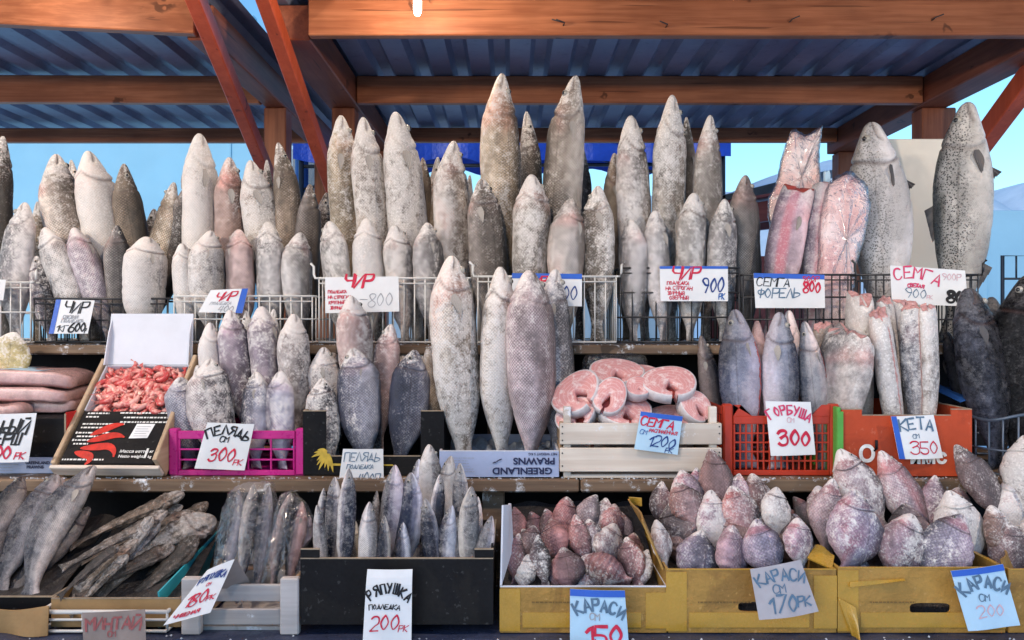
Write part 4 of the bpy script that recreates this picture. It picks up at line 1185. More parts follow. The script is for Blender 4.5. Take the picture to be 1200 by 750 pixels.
def fish_mesh(name, mat, kind, L, A, seed, bend=0.0, rough=1.0, slant=None, nth=36, nt=92, sparse=False):
    rs = np.random.RandomState(seed)
    if sparse: nth, nt = 26, 64
    s = np.linspace(0, 1, nt)
    t = np.where(s < .5, s / .5 * .70, .70 + (s - .5) / .5 * .30)      # finer rings on the head
    p = PROF[kind]
    a = smooth_prof(p, t, 1); b = smooth_prof(p, t, 2)
    ker = np.array([.25, .5, .25])
    for _ in range(2):
        a[1:-1] = np.convolve(a, ker, 'valid'); b[1:-1] = np.convolve(b, ker, 'valid')
    a *= 1 + .035 * np.sin(t * rs.uniform(5, 9) + rs.rand() * 6); b *= 1 + .06 * np.sin(t * rs.uniform(4, 8) + rs.rand() * 6)
    th = np.arange(nth) / nth * 2 * math.pi                                  # 0 = back, pi = belly
    T, H = np.meshgrid(t, th, indexing='ij')
    ca, sa = np.cos(H), np.sin(H)
    e, ey = (1.0, .62) if kind == 'carp' else (.92, .92)
    x = A * a[:, None] * np.sign(ca) * np.abs(ca) ** e
    y = A * b[:, None] * np.sign(sa) * np.abs(sa) ** ey
    # belly fuller than back
    x = np.where(x < 0, x * 1.06, x * .97)
    n = np.zeros_like(T)
    for k in range(7):
        f = rs.uniform(4, 24) * (1 + k * .45); m = rs.randint(0, 5)
        n += np.sin(T * f + rs.rand() * 6.28 + m * H + rs.rand() * 6.28) / (1.6 + k * .5)
    r_ = 1 + .017 * rough * n
    # frozen folds: short transverse creases
    for k in range(0 if kind == 'carp' else rs.randint(2, 6)):
        tc, hc = rs.uniform(.22, .78), rs.uniform(0, 6.28); w = rs.uniform(.006, .014)
        ang = rs.uniform(-.10, .10)
        dh = np.abs((H - hc + math.pi) % (2 * math.pi) - math.pi)
        r_ -= rs.uniform(.02, .055) * rough * np.exp(-((T - tc - ang * np.sin(H - hc)) / w) ** 2) * np.exp(-(dh / .9) ** 2)
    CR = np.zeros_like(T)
    # gill cover edge, mouth cleft and jaw
    if kind in GILL:
        g = GILL[kind]; hs = np.minimum(H, 2 * math.pi - H)
        ge = g + .018 * np.cos(hs) + .085 * np.clip((hs - 1.8) / 1.34, 0, 1) ** 1.4 * rs.uniform(.7, 1.2)
        d = T - ge
        gs = rs.uniform(.6, 1.3)
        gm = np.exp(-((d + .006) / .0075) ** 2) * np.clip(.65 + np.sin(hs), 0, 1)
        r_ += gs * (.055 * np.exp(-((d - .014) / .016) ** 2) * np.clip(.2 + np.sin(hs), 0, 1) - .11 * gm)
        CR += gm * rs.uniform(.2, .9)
        d2 = T - (ge + .045)
        r_ -= .05 * np.exp(-(d2 / .007) ** 2) * np.clip(np.sin(hs), 0, 1)
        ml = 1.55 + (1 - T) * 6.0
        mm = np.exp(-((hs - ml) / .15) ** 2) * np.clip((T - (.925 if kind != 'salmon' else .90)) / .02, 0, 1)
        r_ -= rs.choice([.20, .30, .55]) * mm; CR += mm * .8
    if kind == 'dry':
        r_ += .07 * np.sin(H * 6 + T * 7 + rs.rand() * 6) + .05 * np.sin(H * 11 - T * 13 + rs.rand() * 6) + .05 * np.sin(T * 60 + 3 * np.sin(H * 2))
    x *= r_; y *= r_
    z = T * L
    if slant is not None:      # an oblique, ragged cut
        wgt = np.clip((T - .70) / .30, 0, 1) ** 1.5
        z = z + wgt * (x * slant[0] + y * slant[1]) * slant[2] + wgt * A * (.16 * np.sin(2 * H + rs.rand() * 6) + .09 * np.sin(7 * H + rs.rand() * 6))
    hb_ = rs.uniform(-.22, .22) if kind in ('chir', 'slim', 'carp') else rs.uniform(-.08, .08)
    # the body's own curve
    c1, c2 = rs.normal(0, .009, 2)
    cx = hb_ * A * np.clip((T - .74) / .26, 0, 1) ** 1.6 + bend * A * np.sin(math.pi * T) + L * c1 * np.sin(math.pi * T) + L * .006 * np.sin(2 * math.pi * T + rs.rand() * 6)
    cy = L * c2 * np.sin(math.pi * T * 1.3)
    # uneven tail edge
    tl = T < .06
    z = z + np.where(tl, -.018 * L * np.abs(np.cos(H)) ** 2 * rs.uniform(.5, 1.4), 0)
    V = np.stack([x + cx, y + cy, z], -1).reshape(-1, 3)
    i = np.arange(nt - 1)[:, None] * nth; j = np.arange(nth)[None, :]; j2 = (j + 1) % nth
    F = np.stack([i + j, i + j2, i + nth + j2, i + nth + j], -1).reshape(-1, 4)
    nv = len(V)
    me = bpy.data.meshes.new(name)
    loops = np.concatenate([F.ravel(), np.arange(nth)[::-1], np.arange(nth) + (nt - 1) * nth])
    starts = np.concatenate([np.arange(len(F)) * 4, [len(F) * 4, len(F) * 4 + nth]])
    me.vertices.add(nv); me.vertices.foreach_set('co', V.astype(np.float32).ravel())
    me.loops.add(len(loops)); me.loops.foreach_set('vertex_index', loops.astype(np.int32))
    me.polygons.add(len(starts)); me.polygons.foreach_set('loop_start', starts.astype(np.int32))
    me.polygons.foreach_set('use_smooth', np.ones(len(starts), bool))
    me.update(calc_edges=True)
    hs = np.minimum(H, 2 * math.pi - H)
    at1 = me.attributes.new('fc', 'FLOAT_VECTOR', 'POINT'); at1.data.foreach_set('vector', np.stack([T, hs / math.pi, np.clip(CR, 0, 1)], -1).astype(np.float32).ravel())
    at2 = me.attributes.new('sc', 'FLOAT_VECTOR', 'POINT'); at2.data.foreach_set('vector', np.stack([T * L, hs * A * .82, T * 0], -1).astype(np.float32).ravel())
    me.materials.append(M[mat])
    def surf(tt, hh, out=1.0):
        k = int(np.argmin(np.abs(t - tt))); q = int(round(hh / (2 * math.pi) * nth)) % nth
        v = V[k * nth + q]; c = np.array([cx[k, 0], cy[k, 0], v[2]])
        return Vector(c + (v - c) * out)
    return me, surf

def unit_sphere(name, mat, n=10, m=7):
    b = MB()
    vs = [(0, 0, -1)]
    for j in range(1, m):
        la = -math.pi / 2 + math.pi * j / m
        vs += [(math.cos(la) * math.cos(2 * math.pi * i / n), math.cos(la) * math.sin(2 * math.pi * i / n), math.sin(la)) for i in range(n)]
    vs.append((0, 0, 1)); fs = []
    for i in range(n):
        fs.append((0, 1 + (i + 1) % n, 1 + i)); fs.append((len(vs) - 1, 1 + (m - 2) * n + i, 1 + (m - 2) * n + (i + 1) % n))
    for j in range(m - 2):
        for i in range(n):
            fs.append((1 + j * n + i, 1 + j * n + (i + 1) % n, 1 + (j + 1) * n + (i + 1) % n, 1 + (j + 1) * n + i))
    me = bpy.data.meshes.new(name); me.from_pydata(vs, [], fs); me.polygons.foreach_set('use_smooth', [True] * len(fs)); me.materials.append(M[mat])
    return me
EYE_ME = unit_sphere('eye', 'eye_white'); PUP_ME = unit_sphere('pupil', 'eye_dark')
def fin_mesh(mat):
    """a ray fin lying back along the body: rooted at the origin, 1 long towards -z, ragged end, lifted off in +y"""
    m = MB(); n = 9
    def fn(u, v):
        w = .10 + .34 * math.sin(math.pi * min(1, .08 + v * .72))
        e = 1 - .55 * (abs(u - .42) * 1.7) ** 2 - .03 * math.sin(u * 25)
        return ((u - .5) * w, .10 * math.sin(v * 1.6) + .015 * math.sin(u * 30) * v, -v * e)
    m.slab(fn, n, 6, (0, .03, 0))
    me = bpy.data.meshes.new('pectoral_fin'); me.from_pydata(m.v, [], m.f); me.materials.append(M[mat]); return me
FIN_ME = {'pale': fin_mesh('fin'), 'dark': fin_mesh('fin_dark')}

TONE = {  # colour multiplier, amount of rime, words
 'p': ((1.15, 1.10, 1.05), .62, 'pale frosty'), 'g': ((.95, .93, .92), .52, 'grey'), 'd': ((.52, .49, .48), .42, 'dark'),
 'r': ((1.04, .80, .76), .48, 'reddish'), 'y': ((1.12, 1.0, .80), .50, 'yellowish'), 'b': ((.82, .88, 1.05), .52, 'bluish'),
 'v': ((1.0, .88, 1.0), .54, 'mauve grey'), 'w': ((1.25, 1.22, 1.22), .74, 'whitest frosted'), 'n': ((.78, .68, .58), .45, 'brownish'), 'R': ((1.05, .68, .66), .44, 'reddest'), 'q': ((1.1, .74, .72), .46, 'dull red'),
}
ORD = ['first', 'second', 'third', 'fourth', 'fifth', 'sixth', 'seventh', 'eighth', 'ninth', 'tenth', 'eleventh', 'twelfth', 'thirteenth', 'fourteenth']
FISH_N = [0]

def fish(name, cat, kind, mat, top, bot, A, roll, tone, seed, label, group, bend=0.0, eyes=True, fins=True, fin='pale', rough=1.0, sparse=False):
    L = (top - bot).length; zx = (top - bot).normalized()
    right = Vector((1, 0, 0)); right = (right - zx * right.dot(zx)).normalized()
    toward = zx.cross(right).normalized()           # axis completing the frame
    if toward.y > 0: toward = -toward               # points at the camera side
    rr = R(roll)
    xd = right * math.cos(rr) - toward * math.sin(rr)   # back of the fish points this way
    yd = zx.cross(xd)
    Mx = Matrix((xd, yd, zx)).transposed().to_4x4(); Mx.translation = bot
    sl = None
    if kind == 'cutoff':
        v = Mx.to_3x3().inverted() @ Vector((0, 1, 0)); sl = (v.x, v.y, random.Random(seed).uniform(.15, .45))
    me, surf = fish_mesh(name, mat, kind, L, A, seed, bend, rough, slant=sl, sparse=sparse)
    o = link(name, me); o.matrix_basis = Mx
    rs = random.Random(seed)
    c, fr, _ = TONE[tone]
    j = rs.uniform(.9, 1.1)
    o.color = (c[0] * j, c[1] * j, c[2] * j * rs.uniform(.96, 1.04), fr + rs.uniform(-.07, .07))
    tag(o, label, cat, group)
    g = GILL.get(kind, .83)
    if eyes:
        er = min(A * .16, L * .02)
        for hh in (1.08, 2 * math.pi - 1.08):
            te = g + (1 - g) * .56
            q = surf(te, hh, .93)
            nrm = (Mx.to_3x3() @ (Vector((q.x, q.y, 0)))).normalized()
            if nrm.y > .35: continue                # the eye turned away is never seen
            e = link('eye', EYE_ME, parent=o); e.location = q; e.scale = (er, er, er)
            d = Vector((q.x, q.y, 0)).normalized()
            pu = link('pupil', PUP_ME, parent=e); pu.location = d * .45; pu.scale = (.66, .66, .66)
    if fins:
        for hh in (2.15, 2 * math.pi - 2.15):
            q = surf(g - .02, hh, 1.0); d = Vector((q.x, q.y, 0)).normalized()
            if (Mx.to_3x3() @ d).y > .35 or (kind == 'chir' and rs.random() < .5): continue
            f = link('pectoral_fin', FIN_ME[fin], parent=o)
            z_ = Vector((0, 0, 1)); x_ = d.cross(z_)
            s = min(L * .10, A * .85)
            f.matrix_basis = Matrix.Translation(q) @ Matrix((x_, d, z_)).transposed().to_4x4() @ Matrix.Rotation(rs.uniform(-.25, .25), 4, 'Y') @ Matrix.Diagonal((s, s, s, 1))
    return o

def row(items, Yt, Yb, zf, cat, name, kind, mat, where, group, ratio=.70, extend=True, seed0=0, roll=None, maxL=None, eyes=True, fins=True, fin='pale', rough=1.0, sparse=False, dj=.012, word=None):
    """a layer of fish; items = (x, y of snout, x, y of tail, visible width in photo px, tone[, roll])"""
    srt = sorted(range(len(items)), key=lambda i: items[i][0])
    out = []
    for n, i in enumerate(srt):
        it = items[i]; xt, yt, xb, yb, w, tone = it[:6]
        rs = random.Random(seed0 + 31 * i + 7)
        dy = rs.uniform(-dj, dj)
        top, bot = at(xt, yt, Yt + dy), at(xb, yb, Yb + dy)
        if extend:
            d = (bot - top)
            if abs(d.z) > 1e-4:
                k = (zf - top.z) / d.z
                if maxL: k = min(k, maxL / d.length)
                bot = top + d * k
        rl = it[6] if len(it) > 6 and it[6] is not None else (roll(rs) if roll else rs.choice([rs.uniform(10, 50), rs.uniform(130, 170), rs.uniform(-35, 10), rs.uniform(170, 215)]))
        half = w / 2 / FPX * Yt * (1.08 if kind == 'carp' else 1.0)
        b_ = ratio if kind == 'chir' else {'slim': .78, 'salmon': .62, 'carp': .46, 'dry': .6, 'cutoff': .56, 'flat': .2}[kind]
        A = half / math.sqrt(math.cos(R(rl)) ** 2 + (b_ * math.sin(R(rl))) ** 2)
        words = TONE[tone][2]
        pos = ORD[n] + ' from left' if len(items) > 1 else 'alone'
        label = '%s %s, %s in %s' % (words, word or cat, pos, where)
        FISH_N[0] += 1
        out.append(fish(name, cat, kind, mat, top, bot, A, rl, tone, seed0 + i * 17 + 5, label, group, eyes=eyes, fins=fins, fin=fin, rough=rough, sparse=sparse, bend=rs.uniform(-.16, .16)))
    return out

GW = 'frozen whitefish standing in the wire baskets'
def top_row(items, layer, mat, where, seed):
    Y = {'f': 2.46, 'm': 2.58, 'b': 2.68, 'bb': 2.76}[layer]
    return row(items, Y + .015, Y, TOP + .012, 'fish', 'whitefish', 'chir', mat, where, GW, seed0=seed, dj=.008, word='whitefish')

# --- left end and the basket behind the carton lid
top_row([(1, 160, 6, 330, 34, 'd')], 'm', 'chir', 'the basket cut off by the left edge', 10)
top_row([(27, 237, 18, 395, 39, 'g', 160)], 'f', 'chir_fine', 'the basket cut off by left edge, before the dark one', 20)
top_row([(45, 236, 44, 395, 22, 'y')], 'm', 'chir', 'the gap right of the leftmost basket', 30)
top_row([(62, 181, 98, 330, 40, 'p', 60), (106, 177, 131, 350, 39, 'w', 75), (146, 193, 162, 330, 33, 'n', 10), (208, 215, 168, 330, 30, 'y', 150), (226, 209, 186, 340, 32, 'd', 20)], 'm', 'chir', 'back row above the black 600 sign', 40)
top_row([(52, 226, 60, 380, 26, 'n'), (85, 187, 100, 320, 22, 'y'), (178, 245, 182, 380, 24, 'd')], 'bb', 'chir', 'farthest row above the black 600 sign', 50)
top_row([(53, 267, 96, 390, 39, 'g', 140), (87, 266, 122, 380, 31, 'v', 100), (138, 264, 142, 400, 28, 'd', 20), (172, 278, 172, 400, 41, 'p', 80)], 'f', 'chir_fine', 'front row above the black 600 sign', 60)
top_row([(44, 300, 62, 400, 30, 'v')], 'f', 'chir_fine', 'front row behind the left edge of the 600 sign', 65)
# --- basket right of the lid
top_row([(236, 157, 234, 400, 37, 'w', 75), (271, 185, 268, 400, 32, 'r', 60), (294, 188, 318, 330, 37, 'p', 50), (330, 167, 342, 330, 31, 'n', 15), (362, 216, 362, 340, 27, 'd', 30)], 'm', 'chir', 'back row of the basket with the slanted sign', 70)
top_row([(312, 188, 318, 330, 18, 'v'), (381, 226, 370, 330, 26, 'v')], 'bb', 'chir', 'farthest row above the slanted sign', 80)
top_row([(215, 286, 222, 400, 26, 'p', 80), (242, 270, 250, 400, 34, 'p', 60), (280, 269, 282, 400, 36, 'r', 120), (316, 260, 316, 400, 35, 'g', 100), (349, 272, 350, 400, 31, 'g', 70)], 'f', 'chir_fine', 'front row of the basket with the slanted sign', 90)
# --- 800 basket
top_row([(396, 135, 412, 400, 39, 'y', 40), (427, 138, 448, 400, 36, 'p', 55), (466, 132, 490, 400, 43, 'p', 60), (531, 165, 530, 400, 39, 'p', 45)], 'm', 'chir', 'back row of the basket with the 800 sign', 100)
top_row([(497, 185, 499, 400, 22, 'n'), (511, 184, 511, 400, 22, 'y'), (550, 205, 553, 300, 16, 'p')], 'bb', 'chir', 'farthest row of the basket with the 800 sign', 110)
top_row([(388, 259, 400, 400, 35, 'g', 130), (430, 256, 434, 400, 36, 'w', 88), (464, 265, 476, 400, 33, 'p', 70), (501, 261, 508, 400, 33, 'g', 60)], 'f', 'chir_fine', 'front row of the basket with the 800 sign', 120)
# --- middle basket
top_row([(586, 86, 592, 400, 45, 'y', 25), (670, 89, 641, 400, 46, 'g', 155)], 'm', 'chir', 'the tallest pair standing at the middle', 130)
top_row([(618, 131, 622, 380, 29, 'd'), (682, 166, 680, 380, 24, 'b')], 'bb', 'chir', 'the row behind the tallest pair', 140)
top_row([(567, 210, 582, 380, 44, 'd', 20), (622, 205, 622, 400, 44, 'g', 60), (667, 233, 664, 400, 42, 'g', 70), (701, 218, 700, 400, 37, 'g', 140)], 'f', 'chir', 'front row below the tallest pair', 150)
# --- 900 basket
top_row([(739, 135, 756, 400, 41, 'g', 55), (786, 113, 788, 400, 39, 'g', 45), (832, 134, 827, 400, 35, 'g', 35)], 'm', 'chir', 'back row of the basket with the 900 sign', 160)
top_row([(717, 180, 730, 330, 29, 'n'), (805, 137, 800, 400, 22, 'd')], 'bb', 'chir', 'farthest row of the basket with the 900 sign', 170)
top_row([(741, 257, 742, 400, 31, 'g', 110), (768, 247, 777, 400, 33, 'g', 60), (811, 226, 809, 400, 39, 'p', 60), (849, 234, 848, 400, 34, 'g', 40)], 'f', 'chir_fine', 'front row of the basket with the 900 sign', 180)
top_row([(872, 205, 876, 400, 36, 'd', 30)], 'm', 'chir_fine', 'the black basket left of the split trout', 190)
row([(15, 389, 2, 455, 50, 'y', 8)], 2.30, 2.28, ZPACK + .10, 'fish', 'flounder', 'flat', 'flat', 'behind the frozen packs at left edge', 'flat fish', extend=False, seed0=195, fins=False, eyes=False, word='round flounder standing')

# --- big salmon and split trout
def big(items, *a, **k): return row(items, *a, **k)
sal = row([(1022, 143, 1036, 400, 66, 'w', 165), (1133, 121, 1121, 400, 58, 'g', 150)], 2.60, 2.56, TOP + .012, 'fish', 'salmon', 'salmon', 'salmon', 'the rightmost black basket', 'whole salmon', seed0=210, dj=.004, fin='dark', word='whole speckled salmon', rough=.6)  # left salmon takes the palest tone: lamp glare put into its skin colour
sal[0]['label'] = 'whole silver salmon with dark speckles standing before the white board'
sal[1]['label'] = 'tallest whole salmon with brown speckled head standing at right edge of the white board'
def fin_blade(o, t0, t1, h, side, mat, name='dorsal_fin'):
    """a raised fin along the back (side +1) or belly (side -1) edge of a fish"""
    me = o.data; n = len(me.vertices); L = max(v.co.z for v in me.vertices)
    m = MB()
    def edge(t):
        zt = t * L
        c = [v.co for v in me.vertices if abs(v.co.z - zt) < L * .02]
        return max(c, key=lambda p: p.x * side)
    e = [edge(t0 + (t1 - t0) * i / 8) for i in range(9)]
    m.slab(lambda u, v: (lambda p, q: Vector((p.x + side * h * v * (.25 + .75 * u) - side * .004, p.y + .003 * math.sin(u * 30) * v, p.z - .6 * h * v)))(e[min(8, int(u * 8 + .01))], 0), 8, 4, (0, .003, 0))
    me2 = bpy.data.meshes.new(name); me2.from_pydata(m.v, [], m.f); me2.materials.append(M[mat])
    return link(name, me2, parent=o)
for s in sal:
    fin_blade(s, .42, .56, .028, 1, 'fin_dark'); fin_blade(s, .17, .21, .02, 1, 'fin_dark', 'adipose_fin'); fin_blade(s, .22, .31, .026, -1, 'fin_dark', 'anal_fin'); fin_blade(s, .71, .74, .03, -1, 'fin_dark', 'belly_fin')

def cut_end(o, mat='cut', depth=.012):
    """the sawn end of a beheaded fish: domed wet flesh with a dark cavity"""
    me = o.data; L = max(v.co.z for v in me.vertices)
    top = [v.co.copy() for v in list(me.vertices)[-36:]]
    c = sum(top, Vector()) / len(top)
    m = MB(); n = len(top); rings = 5; vs = []
    for k in range(rings):
        f = 1 - k / rings
        for p in top:
            q = c + (p - c) * f * .97; q.z += .001 + depth * (1 - f * f) * (.5 + .3 * math.sin(p.x * 180) * math.sin(p.y * 210))
            vs.append(q)
    vs.append(Vector((c.x, c.y, c.z - depth * .6)))
    fs = [(k * n + i, k * n + (i + 1) % n, (k + 1) * n + (i + 1) % n, (k + 1) * n + i) for k in range(rings - 1) for i in range(n)]
    fs += [((rings - 1) * n + i, (rings - 1) * n + (i + 1) % n, len(vs) - 1) for i in range(n)]
    m.add(vs, fs, True)
    me2 = bpy.data.meshes.new('cut_face'); me2.from_pydata([tuple(v) for v in m.v], [], m.f); me2.polygons.foreach_set('use_smooth', m.sm); me2.materials.append(M[mat])
    return link('cut_face', me2, parent=o)
def belly_slit(o, t0, t1, w, mat, hh=math.pi, lift=1.012, name='belly_slit', nth=36):
    """an opened belly: a strip of red lining between two pale lips along the body"""
    me = o.data; L = max(v.co.z for v in me.vertices); nt = len(me.vertices) // nth
    m = MB(); vs = []
    ks = [k for k in range(nt) if t0 * L <= me.vertices[k * nth].co.z <= t1 * L]
    for n, k in enumerate(ks):
        ring = [me.vertices[k * nth + i].co for i in range(nth)]
        c = sum(ring, Vector()) / nth
        f = n / max(1, len(ks) - 1); ww = w * (math.sin(math.pi * (.08 + .84 * f)) ** .5)
        for s in (-1, -.5, 0, .5, 1):
            h = (hh + s * (ww + .05 * math.sin(k * 2.1 + s) + .03 * math.sin(k * .7))) / (2 * math.pi) * nth
            i0 = int(math.floor(h)); q = h - i0
            p = ring[i0 % nth] * (1 - q) + ring[(i0 + 1) % nth] * q
            d = (p - c); vs.append(c + d * (lift + .012 * (abs(s) < .9)))
    nr = len(ks)
    m.add(vs, [(r * 5 + i, r * 5 + i + 1, r * 5 + i + 6, r * 5 + i + 5) for r in range(nr - 1) for i in range(4)], True)
    me2 = bpy.data.meshes.new(name); me2.from_pydata([tuple(v) for v in m.v], [], m.f); me2.polygons.foreach_set('use_smooth', m.sm); me2.materials.append(M[mat])
    return link(name, me2, parent=o)

tr = row([(934, 222, 900, 400, 40, 'v', 160), (972, 218, 946, 400, 42, 'v', 165)], 2.54, 2.48, TOP + .012, 'fish', 'trout', 'cutoff', 'trout', 'basket with salmon and trout sign', 'split pink trout', seed0=230, eyes=False, fins=True, word='beheaded pink trout')
for o in tr: cut_end(o, 'gut')

def wrapped_fillet(outline, Y, th, lean, label, seed, tone=(1, 1, 1), name='wrapped_fillet'):
    """a thick fillet in clear film: front face bulges, film shell is a little larger and creased"""
    rs = np.random.RandomState(seed); ph = rs.rand(8) * 6.28
    P = [at(px, py, Y) for px, py in outline]
    N = 64
    # resample the outline smoothly
    pts = []
    n = len(P)
    for i in range(N):
        q = i * n / N; k = int(q); f = q - k
        p0, p1, p2, p3 = P[(k - 1) % n], P[k % n], P[(k + 1) % n], P[(k + 2) % n]
        pts.append(.5 * ((2 * p1) + (p2 - p0) * f + (2 * p0 - 5 * p1 + 4 * p2 - p3) * f * f + (3 * p1 - p0 - 3 * p2 + p3) * f ** 3))
    c = sum(pts, Vector()) / N; zmin = min(p.z for p in pts)
    def shell(k, amp):
        vs, fs = [], []; rings = 9
        for side in (-1, 1):
            for r in range(rings):
                a = (r / (rings - 1)) * math.pi / 2; f = math.cos(a) ** .45 if r < rings - 1 else .02; d = math.sin(a)
                for i, p in enumerate(pts):
                    w = amp * (math.sin(i * .9 + ph[0] + r) + math.sin(i * 2.3 + ph[1] - r * 2) * .6)
                    q = c + (p - c) * (f * k + w * .5)
                    y = side * (th / 2 * d * k + w * .10) + lean * (q.z - zmin)
                    vs.append(Vector((q.x, Y + y, q.z)))
        o2 = rings * N
        for b in (0, o2):
            for r in range(rings - 1):
                for i in range(N):
                    f = (b + r * N + i, b + r * N + (i + 1) % N, b + (r + 1) * N + (i + 1) % N, b + (r + 1) * N + i)
                    fs.append(f if b == 0 else f[::-1])
        for i in range(N): fs.append((i, o2 + i, o2 + (i + 1) % N, (i + 1) % N))
        return vs, fs
    m = MB(); v, f = shell(1.0, .012); m.add(v, f, True); o = m.build(name, M['fillet'])
    o.color = (*tone, 1)
    tag(o, label, 'fillet', 'film wrapped fillets')
    g = MB(); v, f = shell(1.05, .03); g.add(v, f, True); go = g.build('film', M['film'], origin=o.location); go.parent = o; go.location = (0, 0, 0)
    return o
wrapped_fillet([(928, 158), (933, 153), (946, 158), (958, 153), (963, 149), (965, 152), (961, 175), (962, 205), (960, 250), (945, 330), (915, 330), (905, 260), (903, 235), (912, 215), (918, 190)], 2.64, .05, .04, 'film wrapped pink fillet with forked tail end standing behind the split trout', 1, (1.12, 1.1, 1.1))
wrapped_fillet([(985, 208), (998, 203), (1012, 210), (1021, 228), (1021, 248), (1015, 275), (1004, 310), (998, 350), (988, 392), (966, 392), (960, 345), (962, 300), (966, 255), (974, 222)], 2.47, .055, .06, 'rounded film wrapped pink fillet standing right of the split trout', 2, (1.08, .98, 1.0))
sm = MB(); v, f = rounded_slab(at(969, 0, 2.56).x, 2.56, at(0, 210, 2.56).z, .018, .018, .045, 0, 9); sm.add(v, f, True)
tag(sm.build('blue_bag_tip', M['paper_blue']), 'small pale blue bag tip sticking up between the split trout', 'bag')

# --- middle tier
G2 = 'frozen fish standing in the middle tier crates'
def mid_row(items, Y, kind, mat, where, seed, word, name='whitefish', lean=.02, zf=MID + .012, **k):
    return row(items, Y + lean, Y, zf, 'fish', name, kind, mat, where, k.pop('group', G2), seed0=seed, word=word, **k)
PK = 'the magenta crate'
mid_row([(246, 378, 254, 470, 25, 'w', 70), (268, 364, 288, 480, 32, 'v', 60), (306, 359, 313, 460, 34, 'v', 95), (343, 368, 349, 480, 32, 'p', 70)], 2.30, 'chir', 'peled', 'back row of ' + PK, 300, 'peled', 'peled', maxL=.36)
mid_row([(288, 364, 294, 470, 18, 'w'), (321, 362, 322, 460, 17, 'w')], 2.37, 'chir', 'peled', 'farthest row of ' + PK, 310, 'peled', 'peled', maxL=.36)
mid_row([(211, 442, 224, 540, 38, 'b', 40), (242, 421, 264, 540, 45, 'p', 35), (301, 436, 300, 540, 34, 'b', 150), (327, 435, 331, 540, 35, 'b', 140)], 2.19, 'chir', 'peled', 'front row of ' + PK, 320, 'peled', 'peled')
mid_row([(232, 428, 240, 500, 22, 'g')], 2.25, 'chir', 'peled', 'the gap of the front row of ' + PK, 330, 'peled', 'peled')
BC = 'the black flower carton'
mid_row([(414, 347, 420, 480, 36, 'r', 60), (457, 380, 446, 500, 32, 'r', 150), (378, 407, 386, 490, 36, 'g', 40)], 2.30, 'chir', 'peled', 'back row of ' + BC, 340, 'peled', 'peled', maxL=.36)
mid_row([(390, 404, 394, 470, 16, 'y'), (433, 410, 432, 470, 18, 'y'), (475, 404, 474, 470, 16, 'w'), (503, 404, 510, 470, 20, 'y'), (494, 410, 504, 480, 24, 'p')], 2.37, 'chir', 'peled', 'farthest row of ' + BC, 350, 'peled', 'peled', maxL=.3)
mid_row([(374, 444, 386, 540, 37, 'g', 10), (416, 408, 427, 540, 50, 'b', 165), (484, 410, 468, 540, 44, 'b', 200)], 2.195, 'chir', 'peled', 'front row of ' + BC, 360, 'peled', 'peled')
GT = 'the low prawn tray'
bg_ = mid_row([(527, 300, 546, 535, 52, 'p', 50), (585, 313, 589, 535, 42, 'p', 60), (623, 317, 622, 535, 54, 'v', 65)], 2.19, 'chir', 'chir', 'front row of ' + GT, 370, 'big whitefish', lean=.0)
mid_row([(650, 315, 655, 535, 42, 'b', 40)], 2.27, 'chir', 'chir', 'second row of ' + GT, 380, 'big whitefish')
ib = MB(); rsI = np.random.RandomState(5)
gx0, gx1 = at(520, 0, 2.12).x, at(650, 0, 2.12).x
ib.sheet(lambda u, v: (gx0 + (gx1 - gx0) * u, 2.115 + .28 * v, MID + .010 + .062 * (.35 + .65 * v) * (.6 + .4 * math.sin(u * 19 + v * 6) * math.sin(v * 11 + u * 5)) + .008 * rsI.rand()), 44, 30)
tag(ib.build('crushed_ice', M['ice']), 'white crushed ice round the tails in the low prawn tray', 'ice', None, 'stuff')
# pink salmon in the orange crate
OC = 'the orange lattice crate'
ps = mid_row([(859, 363, 868, 490, 47, 'b', 165), (914, 366, 914, 490, 44, 'b', 10), (942, 377, 957, 490, 32, 'p', 170)], 2.20, 'salmon', 'pink_salmon', 'front row of ' + OC, 400, 'silver pink salmon', 'pink_salmon', group='pink salmon with open bellies', rough=.6)
for o, h in zip(ps[::2], (.88, .86)): belly_slit(o, .30, .80, .09, 'gut', math.pi * h)
mid_row([(822, 393, 834, 480, 26, 'd', 20), (887, 376, 890, 480, 22, 'r', 80), (925, 364, 928, 480, 26, 'p', 120)], 2.33, 'salmon', 'pink_salmon', 'back row of ' + OC, 410, 'pink salmon', 'pink_salmon', group='pink salmon with open bellies', rough=.6)
# gutted keta in the orange carton
KC = 'the orange lettered carton'
k1 = mid_row([(992, 393, 985, 490, 46, 'g', 100)], 2.20, 'cutoff', 'keta', KC + ' with a wide pink cut end', 420, 'beheaded fish', 'keta', eyes=False, fins=False, group='gutted headless fish')
k2 = mid_row([(1030, 369, 1047, 490, 33, 'p', 60), (1068, 363, 1073, 490, 25, 'g', 140), (1090, 362, 1085, 490, 25, 'p', 40)], 2.19, 'cutoff', 'keta', 'front row of ' + KC, 430, 'long gutted fish', 'keta', eyes=False, fins=False, group='gutted headless fish')
k3 = mid_row([(1005, 350, 1012, 480, 32, 'p', 80), (1038, 354, 1044, 480, 30, 'g', 60), (1062, 358, 1066, 480, 28, 'p', 100), (966, 383, 970, 480, 32, 'n', 40)], 2.31, 'cutoff', 'keta', 'back row of ' + KC, 440, 'beheaded fish', 'keta', eyes=False, fins=False, group='gutted headless fish')
for o in k1 + k2 + k3: cut_end(o, 'cut', .018)
belly_slit(k2[0], .25, .99, .10, 'cut', math.pi * 1.30); belly_slit(k2[1], .30, .99, .22, 'cut', math.pi * .80); belly_slit(k2[2], .30, .99, .14, 'cut', math.pi * .80)
